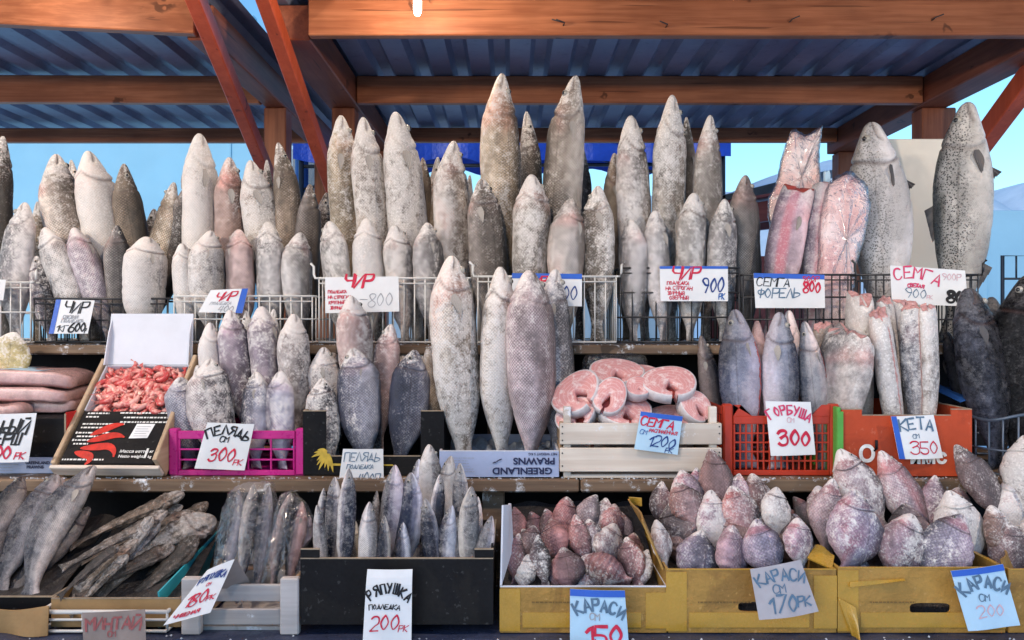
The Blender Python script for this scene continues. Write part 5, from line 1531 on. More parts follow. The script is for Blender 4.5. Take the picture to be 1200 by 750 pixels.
# dark fish in the right-hand basket
df = mid_row([(1133, 338, 1170, 545, 66, 'g', 30), (1204, 322, 1196, 560, 66, 'd', 150)], 2.22, 'salmon', 'darkfish', 'front of the curved blue grey basket', 450, 'big dark fish', 'dark_fish', group='big dark fish', fin='dark')
mid_row([(1162, 348, 1178, 545, 38, 'n', 60), (1112, 388, 1140, 530, 30, 'd', 40)], 2.33, 'salmon', 'darkfish', 'back of the curved blue grey basket', 460, 'big dark fish', 'dark_fish', group='big dark fish', fin='dark')
# film and scraps beside the steaks
# --- salmon steaks
def steak(px, py, rw, rh, Y, nrm, spin, label, seed, slit=True):
    rs = random.Random(seed); c = at(px, py, Y)
    a, b = rw / FPX * Y, rh / FPX * Y; th = .034
    n = Vector(nrm).normalized(); u = Vector((1, 0, 0)); u = (u - n * u.dot(n)).normalized(); w = n.cross(u)
    q = Matrix.Rotation(R(spin), 3, n); u = q @ u; w = q @ w
    Mx = Matrix((u, w, n)).transposed().to_4x4(); Mx.translation = c
    N = 56
    out = []
    for i in range(N):
        t = math.pi * 1.5 + 2 * math.pi * (i + .5) / N
        r = 1 + .03 * math.sin(3 * t + seed) + .06 * math.sin(t)
        out.append((a * r * math.copysign(abs(math.cos(t)) ** .9, math.cos(t)), b * r * math.sin(t)))
    inn = []
    for i in range(N):                       # the belly cavity; nearly closed on the tail cuts
        t = math.pi * 1.5 + 2 * math.pi * (i + .5) / N
        k = (1.0 if slit else .25)
        inn.append((a * k * math.cos(t) * (.20 - .12 * math.sin(t)), -b * .30 + b * .36 * k * math.sin(t)))
    lay = [(0, .92, .0), (.03, .955, .0), (.06, .992, 0), (.5, 1.0, 0), (.94, .992, 0), (.97, .955, 0), (1.0, .92, 0)]
    if slit:                                 # the belly walls stop short of each other
        for L_ in (out, inn):
            for i in range(4):
                for s_, q in ((1, i), (-1, N - 1 - i)):
                    x, y = L_[q]; L_[q] = (x + s_ * a * .035 * (4 - i) / 4, y)
    rim, fle = MB(), MB()
    vs, fs = [], []
    for z, k, _ in lay:
        vs += [Vector((x * k, y * k, (z - .5) * th)) for x, y in out]
    for l in range(len(lay) - 1):
        for i in range(N - (1 if slit else 0)): fs.append((l * N + i, l * N + (i + 1) % N, (l + 1) * N + (i + 1) % N, (l + 1) * N + i))
    rim.add([Mx @ v for v in vs], fs, True)
    vs, fs, fa = [], [], []
    for side, z in ((1, .5 * th), (-1, -.5 * th)):
        for k in range(7):
            f = k / 6
            for i in range(N):
                x = out[i][0] * .925 * (1 - f) + inn[i][0] * f; y = out[i][1] * .925 * (1 - f) + inn[i][1] * f
                vs.append(Vector((x, y, z + side * .0015 * math.sin(f * 3.1)))); fa.append(f)
    o2 = 7 * N
    for b_ in (0, o2):
        for k in range(6):
            for i in range(N - (1 if slit else 0)):
                f = (b_ + k * N + i, b_ + k * N + (i + 1) % N, b_ + (k + 1) * N + (i + 1) % N, b_ + (k + 1) * N + i)
                fs.append(f if b_ == 0 else f[::-1])
    for i in range(N - (1 if slit else 0)): fs.append((6 * N + i, 6 * N + (i + 1) % N, o2 + 6 * N + (i + 1) % N, o2 + 6 * N + i))
    if slit:
        for k in range(6):
            for e in (0, N - 1):
                fs.append((k * N + e, (k + 1) * N + e, o2 + (k + 1) * N + e, o2 + k * N + e))
    fle.add([Mx @ v for v in vs], fs, True)
    o = fle.build('salmon_steak', M['flesh'], origin=None)
    at1 = o.data.attributes.new('fc', 'FLOAT_VECTOR', 'POINT'); at1.data.foreach_set('vector', np.array([(f, 0, 0) for f in fa], np.float32).ravel())
    tag(o, label, 'salmon steak', 'salmon steaks in the wooden box')
    r_ = rim.build('skin_band', M['steak_skin'], origin=o.location); r_.parent = o; r_.location = (0, 0, 0)
    if slit:
        k = MB(); g = [Mx @ Vector((x * .97, y if False else -b * .30 + (y + b * .30) * .97, -th * .30)) for x, y in inn]
        k.add(g, [tuple(range(N))]); g_ = k.build('cavity', M['gut'], origin=o.location); g_.parent = o; g_.location = (0, 0, 0)
    return o
steak(677, 463, 32, 26, 2.16, (-.42, -.72, .62), 40, 'large steak leaning on the left corner of the wooden box', 1)
steak(722, 440, 33, 25, 2.22, (.04, -.52, .86), 8, 'steak lying flat on top of the heap at back', 2)
steak(714, 467, 19, 24, 2.135, (-.05, -.90, .50), -28, 'upright oval steak at the front middle of the heap', 3)
steak(747, 457, 15, 14, 2.16, (.05, -.75, .66), 12, 'smallest round tail steak with a closed belly', 4, False)
steak(784, 452, 33, 26, 2.17, (.0, -.62, .79), 6, 'thickest steak lying at the right of the heap', 5)
steak(733, 486, 32, 24, 2.15, (.05, -.62, .80), 10, 'reddish steak under the front middle of the heap', 6)
steak(814, 479, 19, 21, 2.15, (.25, -.85, .55), 30, 'steak leaning into the right corner of the box', 7)
steak(676, 489, 26, 20, 2.15, (-.3, -.8, .5), 35, 'steak half hidden below the left corner steak', 8)
steak(752, 444, 26, 20, 2.28, (.0, -.5, .86), -10, 'steak mostly hidden at the back of the heap', 9)
steak(790, 492, 30, 22, 2.18, (.0, -.4, .9), -5, 'steak in the shade below the thickest one', 10)
steak(725, 505, 34, 26, 2.24, (.0, -.2, .95), -5, 'steak at the bottom middle of the heap', 11)
steak(685, 512, 30, 24, 2.24, (.0, -.2, .95), 15, 'steak at the bottom left of the heap', 12)
steak(780, 512, 32, 24, 2.24, (.0, -.2, .95), 5, 'steak at the bottom right of the heap', 13)
fb = MB(); v, f = rounded_slab(at(720, 0, 2.34).x, 2.34, at(0, 446, 2.34).z, .19, .07, .16, .1, 21); fb.add(v, f, True)
tag(fb.build('plastic_bag', M['film']), 'clear crumpled plastic bag behind the salmon steaks', 'bag')

# --- lowest tier
GV = 'small vendace standing in the black carton'
ven = lambda it, Y, s, where: row([q[:6] for q in it], Y + .03, Y, LOW + .03, 'fish', 'vendace', 'slim', 'vendace', where, GV, seed0=s, word='slim vendace', maxL=.27, roll=lambda r: r.choice([r.uniform(-20, 22), r.uniform(158, 200), r.uniform(20, 50), r.uniform(200, 225)]), sparse=True, dj=.006, fins=False)
ven([(371, 592, 376, 660, 15, 'p'), (409, 549, 403, 665, 21, 'g', 40), (432, 588, 430, 665, 22, 'p', 70), (499, 584, 511, 665, 20, 'b', 30), (527, 592, 524, 665, 23, 'b', 45), (550, 570, 549, 665, 24, 'p', 60), (578, 605, 565, 655, 20, 'w', 80), (452, 604, 450, 665, 16, 'g'), (472, 612, 472, 665, 17, 'b'), (536, 606, 538, 665, 15, 'g')], 1.79, 500, 'front row of the black carton')
ven([(393, 559, 386, 665, 22, 'p', 60), (416, 610, 414, 665, 15, 'y'), (465, 545, 449, 665, 26, 'v', 120), (483, 554, 469, 665, 29, 'b', 20), (487, 628, 490, 665, 20, 'd'), (540, 543, 540, 640, 19, 'g', 50), (559, 582, 560, 650, 17, 'p'), (379, 572, 378, 650, 14, 'g'), (516, 556, 512, 650, 18, 'g')], 1.86, 520, 'middle row of the black carton')
ven([(440, 575, 438, 640, 13, 'd'), (506, 521, 496, 640, 27, 'p', 60), (526, 534, 517, 640, 25, 'w', 75), (489, 538, 484, 640, 20, 'b', 30)], 1.94, 540, 'back row of the black carton')

def carp(it, Y, s, where, lean=.03, group='crucian carp heaped in yellow cartons', mat='carp', rough=1.7, word='crucian carp', maxL=None):
    if 'small' in word:      # the small pieces are leaner and longer
        it = [(q[0] + (q[0] - q[2]) * .08, q[1] + (q[1] - q[3]) * .10, q[2] + (q[2] - q[0]) * .05, q[3] + (q[3] - q[1]) * .05, q[4] * .84) + tuple(q[5:]) for q in it]
        rough = 2.0
    return row(it, Y + lean, Y - .01, 0, 'fish', 'crucian_carp', 'carp', mat, where, group, seed0=s, word=word, extend=False, rough=rough, fins=False, dj=.008, eyes=True,
               roll=lambda r: r.choice([r.uniform(-25, 25), r.uniform(155, 205), r.uniform(30, 60), r.uniform(120, 150)]))
C1 = 'the left yellow carton'
carp([(605, 598, 604, 640, 26, 'R'), (622, 604, 636, 645, 32, 'R'), (641, 600, 648, 640, 28, 'q'), (663, 587, 664, 640, 34, 'R'), (695, 583, 684, 625, 32, 'g'), (712, 588, 700, 625, 30, 'p'), (727, 604, 736, 640, 20, 'd'), (690, 590, 690, 630, 30, 'R'), (718, 594, 720, 640, 30, 'q')], 2.0, 600, 'back of ' + C1, .05, word='small crucian carp')
carp([(644, 614, 658, 655, 36, 'R'), (674, 608, 690, 658, 30, 'R', 10), (719, 618, 706, 664, 38, 'p'), (690, 612, 700, 650, 30, 'g'), (622, 620, 626, 660, 32, 'd'), (742, 628, 744, 665, 28, 'q')], 1.91, 620, 'middle of ' + C1, .04, word='small crucian carp')
carp([(607, 630, 604, 682, 24, 'R'), (618, 653, 612, 690, 30, 'p'), (630, 632, 640, 684, 26, 'd'), (660, 646, 668, 692, 42, 'q'), (648, 658, 652, 692, 22, 'R'), (684, 660, 736, 683, 30, 'q', 90), (736, 634, 746, 684, 32, 'R'), (758, 648, 752, 688, 26, 'p'), (706, 678, 676, 690, 16, 'q', 60)], 1.83, 640, 'front of ' + C1, .03, word='small crucian carp')
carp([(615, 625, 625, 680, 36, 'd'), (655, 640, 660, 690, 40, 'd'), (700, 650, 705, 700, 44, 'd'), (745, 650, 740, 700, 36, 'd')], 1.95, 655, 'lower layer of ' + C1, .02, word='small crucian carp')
C2 = 'the middle yellow carton'
carp([(802, 551, 808, 600, 34, 'v'), (836, 526, 848, 610, 37, 'r', 20), (865, 555, 866, 600, 22, 'v'), (880, 555, 894, 618, 34, 'r', 30), (773, 564, 778, 620, 26, 'r'), (817, 548, 815, 600, 20, 'v')], 2.0, 700, 'back of ' + C2, .05)
carp([(790, 566, 818, 618, 38, 'r', 20), (830, 574, 839, 650, 39, 'v', 25), (855, 570, 880, 632, 40, 'r', 10), (908, 570, 908, 630, 33, 'p', 30), (930, 602, 938, 655, 26, 'r'), (782, 590, 804, 655, 36, 'd')], 1.91, 720, 'middle of ' + C2, .04)
carp([(818, 621, 814, 690, 46, 'b', 15), (857, 615, 861, 688, 36, 'v', 40), (883, 609, 910, 680, 44, 'b', 15), (935, 607, 939, 668, 34, 'v', 40), (769, 609, 780, 665, 22, 'p')], 1.82, 740, 'front of ' + C2, .03)
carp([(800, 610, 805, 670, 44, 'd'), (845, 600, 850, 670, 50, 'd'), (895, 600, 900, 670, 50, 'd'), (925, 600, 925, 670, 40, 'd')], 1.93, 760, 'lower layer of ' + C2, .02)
C3 = 'the right yellow carton'
carp([(984, 526, 1036, 622, 50, 'p', 15), (1030, 529, 1092, 636, 44, 'g', 20), (1096, 557, 1100, 628, 30, 'v'), (960, 570, 972, 640, 36, 'g'), (930, 582, 962, 628, 24, 'd'), (1120, 570, 1130, 640, 40, 'n')], 2.0, 800, 'back of ' + C3, .05, word='large crucian carp')
carp([(976, 561, 968, 650, 38, 'g', 20), (1116, 574, 1142, 668, 54, 'p', 20), (1005, 590, 1010, 650, 44, 'd'), (1060, 590, 1065, 660, 44, 'd')], 1.91, 820, 'middle of ' + C3, .04, word='large crucian carp')
carp([(1004, 574, 994, 672, 60, 'b', 15), (1068, 602, 1046, 684, 56, 'v', 20), (1124, 600, 1082, 684, 50, 'b', 160), (998, 648, 1010, 690, 28, 'b'), ], 1.82, 840, 'front of ' + C3, .03, word='large crucian carp')
carp([(925, 595, 940, 640, 20, 'd')], 2.06, 850, 'the gap behind the middle and right yellow cartons', .0)
C4 = 'the carton at right edge'
carp([(1120, 521, 1176, 612, 38, 'd', 20), (1186, 553, 1200, 660, 50, 'p', 20), (1200, 510, 1202, 600, 30, 'p')], 2.0, 860, 'back of ' + C4, .05, word='large crucian carp')
carp([(1180, 610, 1190, 690, 54, 'd', 20), (1222, 590, 1215, 690, 56, 'g', 20), (1162, 592, 1176, 660, 36, 'n')], 1.88, 870, 'front of ' + C4, .03, word='large crucian carp')

# herring at lower left: lying back with heads up to the right
GH = 'herring lying in the dark carton'
row([(27, 559, -28, 650, 30, 'd', 190), (66, 556, -6, 690, 42, 'g', 190), (104, 594, 8, 700, 30, 'd', 205)], 2.04, 1.86, 0, 'fish', 'herring', 'salmon', 'mack', 'the dark carton at lower left', GH, seed0=900, extend=False, word='long herring', dj=.01)
row([(76, 560, 20, 680, 34, 'r', 130)], 2.10, 1.92, 0, 'fish', 'herring', 'salmon', 'mack', 'dark carton behind the bluish one', GH, seed0=910, extend=False, word='long herring')
hb = fish('herring', 'fish', 'salmon', 'mack', at(110, 546, 2.04), at(34, 705, 1.84), 21 / FPX * 2.0, 185, 'p', 921, 'mauve silver herring with a bent narrow end beside the dried fish', GH, bend=.75, eyes=False)
row([(10, 600, -40, 700, 40, 'd', 150), (60, 640, -10, 730, 40, 'd', 150)], 1.98, 1.84, 0, 'fish', 'herring', 'salmon', 'mack', 'lower layer at the left edge', GH, seed0=930, extend=False, word='long herring', sparse=True)
# dried fish: wrinkled, bent, heads at upper right
GD = 'dried fish heaped in the white basket'
dl = [((216, 578), (84, 640), 2.06, 1.96, 20, 'n', .5), ((243, 588), (104, 690), 2.05, 1.84, 19, 'n', -.4), ((252, 606), (108, 712), 1.98, 1.80, 32, 'g', .9), ((228, 600), (96, 660), 2.00, 1.86, 20, 'd', .6), ((196, 598), (72, 665), 1.94, 1.80, 17, 'g', -.6),
      ((205, 640), (90, 700), 1.90, 1.79, 18, 'd', .4), ((160, 632), (62, 732), 1.86, 1.77, 17, 'n', .5), ((188, 610), (110, 700), 1.92, 1.82, 17, 'b', .3), ((232, 628), (130, 720), 1.92, 1.80, 20, 'd', -.3), ((150, 650), (82, 722), 1.83, 1.76, 14, 'g', .2), ((214, 592), (120, 640), 2.07, 1.98, 14, 'p', .7), ((180, 606), (92, 690), 1.90, 1.80, 13, 'p', -.8), ((226, 640), (150, 690), 1.93, 1.86, 14, 'n', .6), ((140, 640), (70, 700), 1.82, 1.76, 12, 'd', .7), ((170, 702), (206, 708), 1.84, 1.84, 14, 'n', .1)]
dw = ['topmost thin dried fish with ragged head', 'dried fish below the topmost one with dark head', 'broad grey dried fish lying along the turquoise panel', 'dark dried fish in the middle of the heap', 'greyish dried fish at the left shoulder of the heap', 'dark dried fish low in the middle of the heap', 'brownish dried fish hanging over the left basket corner', 'bluish dried fish inside the heap', 'dark dried fish under the broad grey one', 'small grey dried fish at the front of the heap', 'palest thin dried fish under the topmost one', 'thin pale dried fish crossing the middle of the heap', 'short brown dried fish beside the turquoise panel', 'short dark dried fish at the left of the heap', 'small brown dried tail lying beside the brown sign']
for i, (a, b, ya, yb, w, tn, bd) in enumerate(dl):
    fish('dried_fish', 'dried fish', 'dry', 'dry', at(*a, ya), at(*b, yb), w / 2 / FPX * ya * 1.1, 150 + 20 * (i % 3), tn, 950 + i * 3, dw[i], GD, bend=bd, fins=False, eyes=False, rough=4.5)
# film wrapped fish in the grey crate
GB = 'film bagged fish in the grey crate'
row([(282, 574, 260, 690, 17, 'b', 170), (299, 568, 281, 690, 18, 'p', 10), (316, 570, 300, 700, 18, 'b', 190)], 1.99, 1.86, 0, 'fish', 'bagged_fish', 'slim', 'mack', 'the left film bag', GB, seed0=980, extend=False, word='silver fish', dj=.004, sparse=True)
row([(340, 578, 320, 690, 19, 'r', 20), (353, 588, 336, 700, 19, 'q', 165), (362, 606, 348, 690, 17, 'v', 180)], 1.99, 1.88, 0, 'fish', 'bagged_fish', 'slim', 'mack', 'the right film bag', GB, seed0=990, extend=False, word='silver fish', dj=.004, sparse=True)
def film_bag(outline, Y0, Y1, th, label, seed):
    rs = np.random.RandomState(seed); ph = rs.rand(6) * 6.28
    ys = [p[1] for p in outline]; y0, y1 = min(ys), max(ys)
    P = [at(px, py, Y0 + (Y1 - Y0) * (py - y0) / (y1 - y0)) for px, py in outline]
    c = sum(P, Vector()) / len(P); N = 72; n = len(P); pts = []
    for i in range(N):
        q = i * n / N; k = int(q); f = q - k; pts.append(P[k] * (1 - f) + P[(k + 1) % n] * f)
    vs, fs = [], []; rings = 10
    for r in range(rings):
        a = r / (rings - 1) * math.pi / 2; f = math.cos(a) ** .5 if r < rings - 1 else .01
        for i, p in enumerate(pts):
            w = .05 * math.sin(i * 1.1 + ph[0] + r * .8) + .04 * math.sin(i * 2.7 + ph[1] - r * 1.7)
            q = c + (p - c) * (f + w * .4 * f); vs.append(Vector((q.x, q.y - th * (math.sin(a) + w), q.z + th * .4 * math.sin(a))))
    for r in range(rings - 1):
        for i in range(N): fs.append((r * N + i, r * N + (i + 1) % N, (r + 1) * N + (i + 1) % N, (r + 1) * N + i))
    m = MB(); m.add(vs, fs, True); return tag(m.build('film_bag', M['thin_film']), label, 'bag', 'clear film bags')
film_bag([(272, 575), (288, 566), (312, 564), (322, 566), (326, 590), (322, 640), (304, 700), (252, 690), (254, 640), (262, 600)], 1.95, 1.80, .05, 'clear film bag round the silver fish at the left of the grey crate', 1)
film_bag([(330, 580), (344, 574), (360, 590), (370, 610), (362, 650), (340, 700), (306, 695), (314, 640)], 1.95, 1.82, .05, 'clear film bag round the reddish fish at the right of the grey crate', 2)

for o in list(bpy.data.objects):
    if o.get('category') == 'fish' and o.name.startswith('crucian_carp') and 'large' in o['label']:
        fin_blade(o, .34, .62, .011, 1, 'fin_dark')
# loose frost crumbs on the boards and between the tails
cm = MB(); rc = random.Random(12)
def crumb(x, y, z, s):
    vs = [Vector((x + s * a, y + s * b, z + s * c * .8 + s * .4)) * 1.0 for a, b, c in ((1, 0, 0), (-1, .1, 0), (0, 1, .1), (.1, -1, 0), (0, 0, 1), (0, .1, -1))]
    vs = [v + Vector((rc.uniform(-.3, .3), rc.uniform(-.3, .3), rc.uniform(-.3, .3))) * s for v in vs]
    cm.add(vs, [(0, 2, 4), (2, 1, 4), (1, 3, 4), (3, 0, 4), (2, 0, 5), (1, 2, 5), (3, 1, 5), (0, 3, 5)])
for _ in range(420): crumb(rc.uniform(-1.35, 1.4), 2.088 + abs(rc.gauss(0, .012)), MID, rc.uniform(.001, .0035))
for _ in range(260): crumb(rc.uniform(-1.5, 1.6), 2.376 + abs(rc.gauss(0, .010)), TOP, rc.uniform(.001, .0035))
for _ in range(60): crumb(rc.uniform(-1.2, 1.2), 1.70 + abs(rc.gauss(0, .014)), LOW + .003, rc.uniform(.001, .004))
tag(cm.build('frost_crumbs', M['ice']), 'white frost crumbs scattered along the shelf edges', 'ice', None, 'stuff')

# ------------------------------------------------------------------ handwriting: an own stroke alphabet (grid 4 wide, 6 high)
GL = {'Ч': '06 04 13 43|46 40', 'И': '06 00 46 40', 'Р': '06 00|~06 36 46 44 33 03', 'П': '00 06 46 40', 'О': '~26 15 03 11 20 31 43 35 26', 'Д': '00 01 41 40|11 26 31',
 'Л': '00 26 40', 'Е': '46 06 00 40|03 33', 'К': '06 00|46 03 40', 'А': '00 26 40|12 32', 'Н': '06 00|46 40|03 43', 'С': '~45 36 16 04 02 10 30 41', 'Т': '06 46|26 20',
 'Ь': '06 00|~03 33 42 31 00', 'Г': '00 06 46', 'Б': '46 06 00|~03 33 42 31 00', 'У': '06 23|46 10', 'Ш': '06 00 40 46|26 20', 'Щ': '06 00 40 46|26 20', 'Я': '46 40|~46 16 05 14 43|23 00',
 'М': '00 06 23 46 40', 'Ф': '26 20|~25 05 03 22|~25 45 43 22', 'Ж': '26 20|06 23 00|46 23 40', 'З': '~05 16 36 45 34 13|~13 43 42 30 10 01', 'Ы': '06 00|~03 23 32 20 00|46 40',
 'Ё': '46 06 00 40|03 33|17 18|37 38', 'Й': '06 00 46 40|17 37', 'В': '06 00|~06 36 45 34 03|~03 43 42 30 00', '-': '03 43',
 '0': '~26 15 03 11 20 31 43 35 26', '1': '04 26 20', '2': '~05 16 36 45 43 22 00|00 40', '3': '~05 16 36 45 34 13|~13 34 43 41 30 10 01', '4': '16 02 42|36 30', '5': '46 06 03|~03 33 42 41 30 10 01',
 '6': '~36 14 02 01 10 30 41 42 33 13 02', '7': '06 46 10', '8': '~23 05 16 36 45 23 02 01 10 30 41 42 23', '9': '~43 23 14 05 16 36 45 43 20'}
def strokes(ch):
    s = GL.get(ch)
    if not s: return []
    out = []
    for st in s.split('|'):
        sm_ = st.startswith('~'); P = [Vector((int(q[0]) / 6, int(q[1]) / 6)) for q in st.strip('~').split()]
        if sm_:
            for _ in range(3):
                n = len(P); cl = (P[0] - P[-1]).length < 1e-6
                Q = [P[0]]
                for i in range(n - 1): Q += [P[i] * .75 + P[i + 1] * .25, P[i] * .25 + P[i + 1] * .75]
                Q.append(P[-1]); P = Q
        else:
            Q = []
            for i in range(len(P) - 1): Q += [P[i], P[i] * .5 + P[i + 1] * .5]
            P = Q + [P[-1]]
        out.append(P)
    return out

def sign(corners, Y, paper, label, texts, tab=None, Ytop=None, curl=.006, seed=1, group=None, fold=None):
    """a hand-written price card; corners TL TR BR BL in photo px, texts = (string, u, v baseline, height, ink, stroke, arc, slant) in fractions of the card"""
    Ytop = Ytop or Y
    TL, TR = at(*corners[0], Ytop), at(*corners[1], Ytop); BR, BL = at(*corners[2], Y), at(*corners[3], Y)
    W = ((TR - TL).length + (BR - BL).length) / 2; H = ((TL - BL).length + (TR - BR).length) / 2
    nrm = (BR - BL).cross(TL - BL).normalized()
    if nrm.y > 0: nrm = -nrm
    rs = random.Random(seed); p1 = rs.uniform(0, 6)
    def S(u, v, h=0.0):
        p = (BL * (1 - u) + BR * u) * (1 - v) + (TL * (1 - u) + TR * u) * v
        d = curl * math.sin(math.pi * u) * .6 + curl * .5 * math.sin(u * 5 + p1) * (1 - v) + (curl * 1.1 * max(0, v - .85) * -6 if fold else 0)
        return p + nrm * (d + h)
    m = MB(); m.slab(lambda u, v: S(u, v), 14, 10, -nrm * .0007)
    o = m.build('price_sign', M[paper]); tag(o, label, 'price sign', 'hand-written price signs')
    org = o.location.copy()
    if tab:
        side, w = tab; k = MB()
        f = {'t': lambda u, v: S(u, 1 - w + w * v, .0008), 'l': lambda u, v: S(w * u, v, .0008), 'r': lambda u, v: S(1 - w + w * u, v, .0008)}[side]
        k.slab(f, 14, 8, nrm * .0004); t = k.build('blue_edge', M['tab_blue'], origin=org); t.parent = o; t.location = (0, 0, 0)
    inks = {}
    for (s, u0, v0, h, ink, sw, arc, slant) in texts:
        mb = inks.setdefault(ink, MB())
        hh = h * H; x = u0 * W; y0 = v0 * H
        nC = len(s); adv = hh * .92; gx = 1.0
        tot = adv * .86 * sum(.55 if ch in '1 ' else 1.0 for ch in s)
        fit = W * (1 - u0 - .05) - hh * slant * .8
        rk = [q[1] for q in texts if q[0] == 'РК' and q[1] > u0 and abs(q[2] - v0) < .09]
        if rk and s != 'РК' and s[0] in '0123456789-': fit = W * (rk[0] - u0 + .01)
        if tot > fit: gx = fit / tot; adv *= gx
        for ci, ch in enumerate(s):
            q = (ci + .5) / nC
            dy = arc * H * (4 * q * (1 - q)); rot = math.atan(arc * H * 4 * (1 - 2 * q) / max(1e-6, nC * adv)) if arc else 0
            rot += rs.uniform(-.06, .06); k_ = rs.uniform(.93, 1.07); jy = rs.uniform(-.05, .05) * hh
            for si, st in enumerate(strokes(ch)):
                P = []
                for p in st:
                    a, b = p.x * hh * k_ * gx + p.y * hh * slant, p.y * hh * k_
                    P.append(Vector((x + a * math.cos(rot) - b * math.sin(rot), y0 + dy + jy + a * math.sin(rot) + b * math.cos(rot))))
                L_, R_ = [], []
                w = sw * H / 2
                for i, p in enumerate(P):
                    d = (P[min(i + 1, len(P) - 1)] - P[max(i - 1, 0)])
                    if d.length < 1e-9: d = Vector((1, 0))
                    d.normalize(); n2 = Vector((-d.y, d.x)); ww = w * (.9 + .22 * math.sin(6 * i / len(P) + si * 2 + ci))
                    if i in (0, len(P) - 1): p = p + d * (w * .6 if i else -w * .6)
                    # miter sharp corners
                    if 0 < i < len(P) - 1:
                        c = abs((P[i] - P[i - 1]).normalized().dot((P[i + 1] - P[i]).normalized())) if (P[i] - P[i - 1]).length > 1e-9 and (P[i + 1] - P[i]).length > 1e-9 else 1
                        ww *= 1 + .25 * (1 - c)
                    L_.append(p + n2 * ww); R_.append(p - n2 * ww)
                lift = .0013 + .00006 * (si + 3 * (ci % 2))
                vs = []
                for a, b in zip(L_, R_):
                    vs += [S(a.x / W, a.y / H, lift), S(b.x / W, b.y / H, lift)]
                mb.add(vs, [(2 * i, 2 * i + 1, 2 * i + 3, 2 * i + 2) for i in range(len(P) - 1)])
            x += adv * (.55 if ch in '1 ' else 1.0) * .86
    for ink, mb in inks.items():
        if mb.v:
            t = mb.build('lettering', M[ink], origin=org); t.parent = o; t.location = (0, 0, 0)
    return o

RD, PK_, BK, NV, BL_, GY, FA = 'ink_red', 'ink_pink', 'ink_black', 'ink_navy', 'ink_blue', 'ink_grey', 'ink_faint'
YT = 2.375
sign([(-20, 326), (7, 328), (3, 352), (-24, 350)], YT, 'paper', 'sliver of a white sign with red writing at left edge', [('Р', .62, .62, .28, RD, .05, 0, 0), ], seed=2)
sign([(66, 351), (111, 352), (103, 391), (58, 391)], YT, 'paper', 'white sign with black writing and price 600 with blue left edge',
     [('ЧИР', .26, .62, .34, BK, .045, 0, .15), ('СВЕЖИЙ', .28, .45, .09, GY, .018, 0, .2), ('ПОДЛЕДКА', .26, .33, .10, GY, .02, 0, .2), ('1КГ', .17, .06, .17, BK, .02, 0, .15), ('600', .48, .05, .27, BK, .05, 0, .1), ('Р', .90, .02, .15, BK, .025, 0, .1)], tab=('l', .13), seed=3)
sign([(247, 340), (291, 338), (284, 367), (233, 366)], YT - .004, 'paper', 'slanted white sign with red fish name and blue right edge',
     [('ЧИР', .22, .52, .36, RD, .06, 0, .2), ('ПОДЛЕДКА', .17, .34, .13, GY, .02, 0, .2), ('400', .42, .04, .24, GY, .03, 0, .2)], tab=('r', .16), seed=4)
sign([(381, 325), (467, 324), (468, 365), (381, 367)], YT - .004, 'paper', 'wide white sign with red name and faint grey price 800',
     [('ЧИР', .26, .70, .34, RD, .07, 0, .25), ('ПОДЛЕДКА', .04, .55, .085, RD, .022, 0, .1), ('НА СТРОГАН', .04, .40, .085, RD, .022, 0, .1), ('КРУПНЫЙ', .05, .25, .085, RD, .022, 0, .1), ('ЖИРНЫЙ', .07, .10, .085, RD, .022, 0, .1), ('-800', .46, .16, .38, GY, .022, 0, .15)], seed=5)
sign([(600, 320), (682, 321), (682, 359), (600, 358)], YT - .004, 'paper', 'white sign with blue top edge half hidden behind the big fish',
     [('ЧИР', .20, .62, .28, RD, .06, 0, .2), ('900', .60, .18, .42, NV, .04, 0, .1)], tab=('t', .16), seed=6)
sign([(773, 312), (853, 312), (853, 353), (774, 353)], YT + .014, 'paper', 'white sign with red notes and dark blue price 900',
     [('ЧИР', .16, .64, .36, RD, .055, 0, .2), ('ПОДЛЕДКА', .10, .46, .10, RD, .022, .02, .1), ('НА СТРОГАН', .08, .31, .10, RD, .022, .02, .1), ('ЖИРНЫЙ', .11, .17, .10, RD, .022, .02, .1), ('ОЗЕРНЫЙ', .13, .04, .10, RD, .022, .02, .1), ('900', .62, .24, .40, NV, .05, .02, .1), ('РК', .86, .05, .16, BL_, .03, 0, .1)], tab=('t', .075), seed=7)
sign([(883, 320), (966, 322), (967, 361), (885, 361)], YT + .014, 'paper', 'white sign with two dark names and red price 800',
     [('СЕМГА', .03, .62, .25, BK, .03, .01, .2), ('ФОРЕЛЬ', .03, .30, .27, 'ink_steel', .035, 0, .15), ('900Р', .68, .78, .16, RD, .028, 0, .1), ('800', .69, .45, .30, RD, .06, .02, .1)], tab=('t', .14), seed=8)
sign([(1043, 311), (1131, 317), (1134, 359), (1045, 356)], YT + .01, 'paper', 'white sign with pink arched name and bold black price 80',
     [('СЕМГА', .06, .54, .30, PK_, .045, .16, .12), ('СВЕЖАЯ', .22, .44, .09, PK_, .03, .03, .1), ('900', .18, .16, .24, 'ink_steel', .022, .02, .1), ('РК', .46, .16, .10, FA, .015, 0, .1), ('900Р', .67, .70, .19, FA, .02, 0, .1), ('80', .72, .08, .30, BK, .09, 0, .1)], seed=9)
sign([(-40, 486), (43, 484), (34, 541), (-44, 543)], 2.10, 'paper', 'white sign with black letters and red price at left edge of middle tier',
     [('НЫЙ', .52, .58, .28, BK, .05, .0, .22), ('ЁРШ', .44, .36, .24, BK, .05, .0, .18), ('500', .33, .08, .24, RD, .05, 0, .15), ('РК', .78, .06, .14, RD, .025, 0, .2)], seed=10)
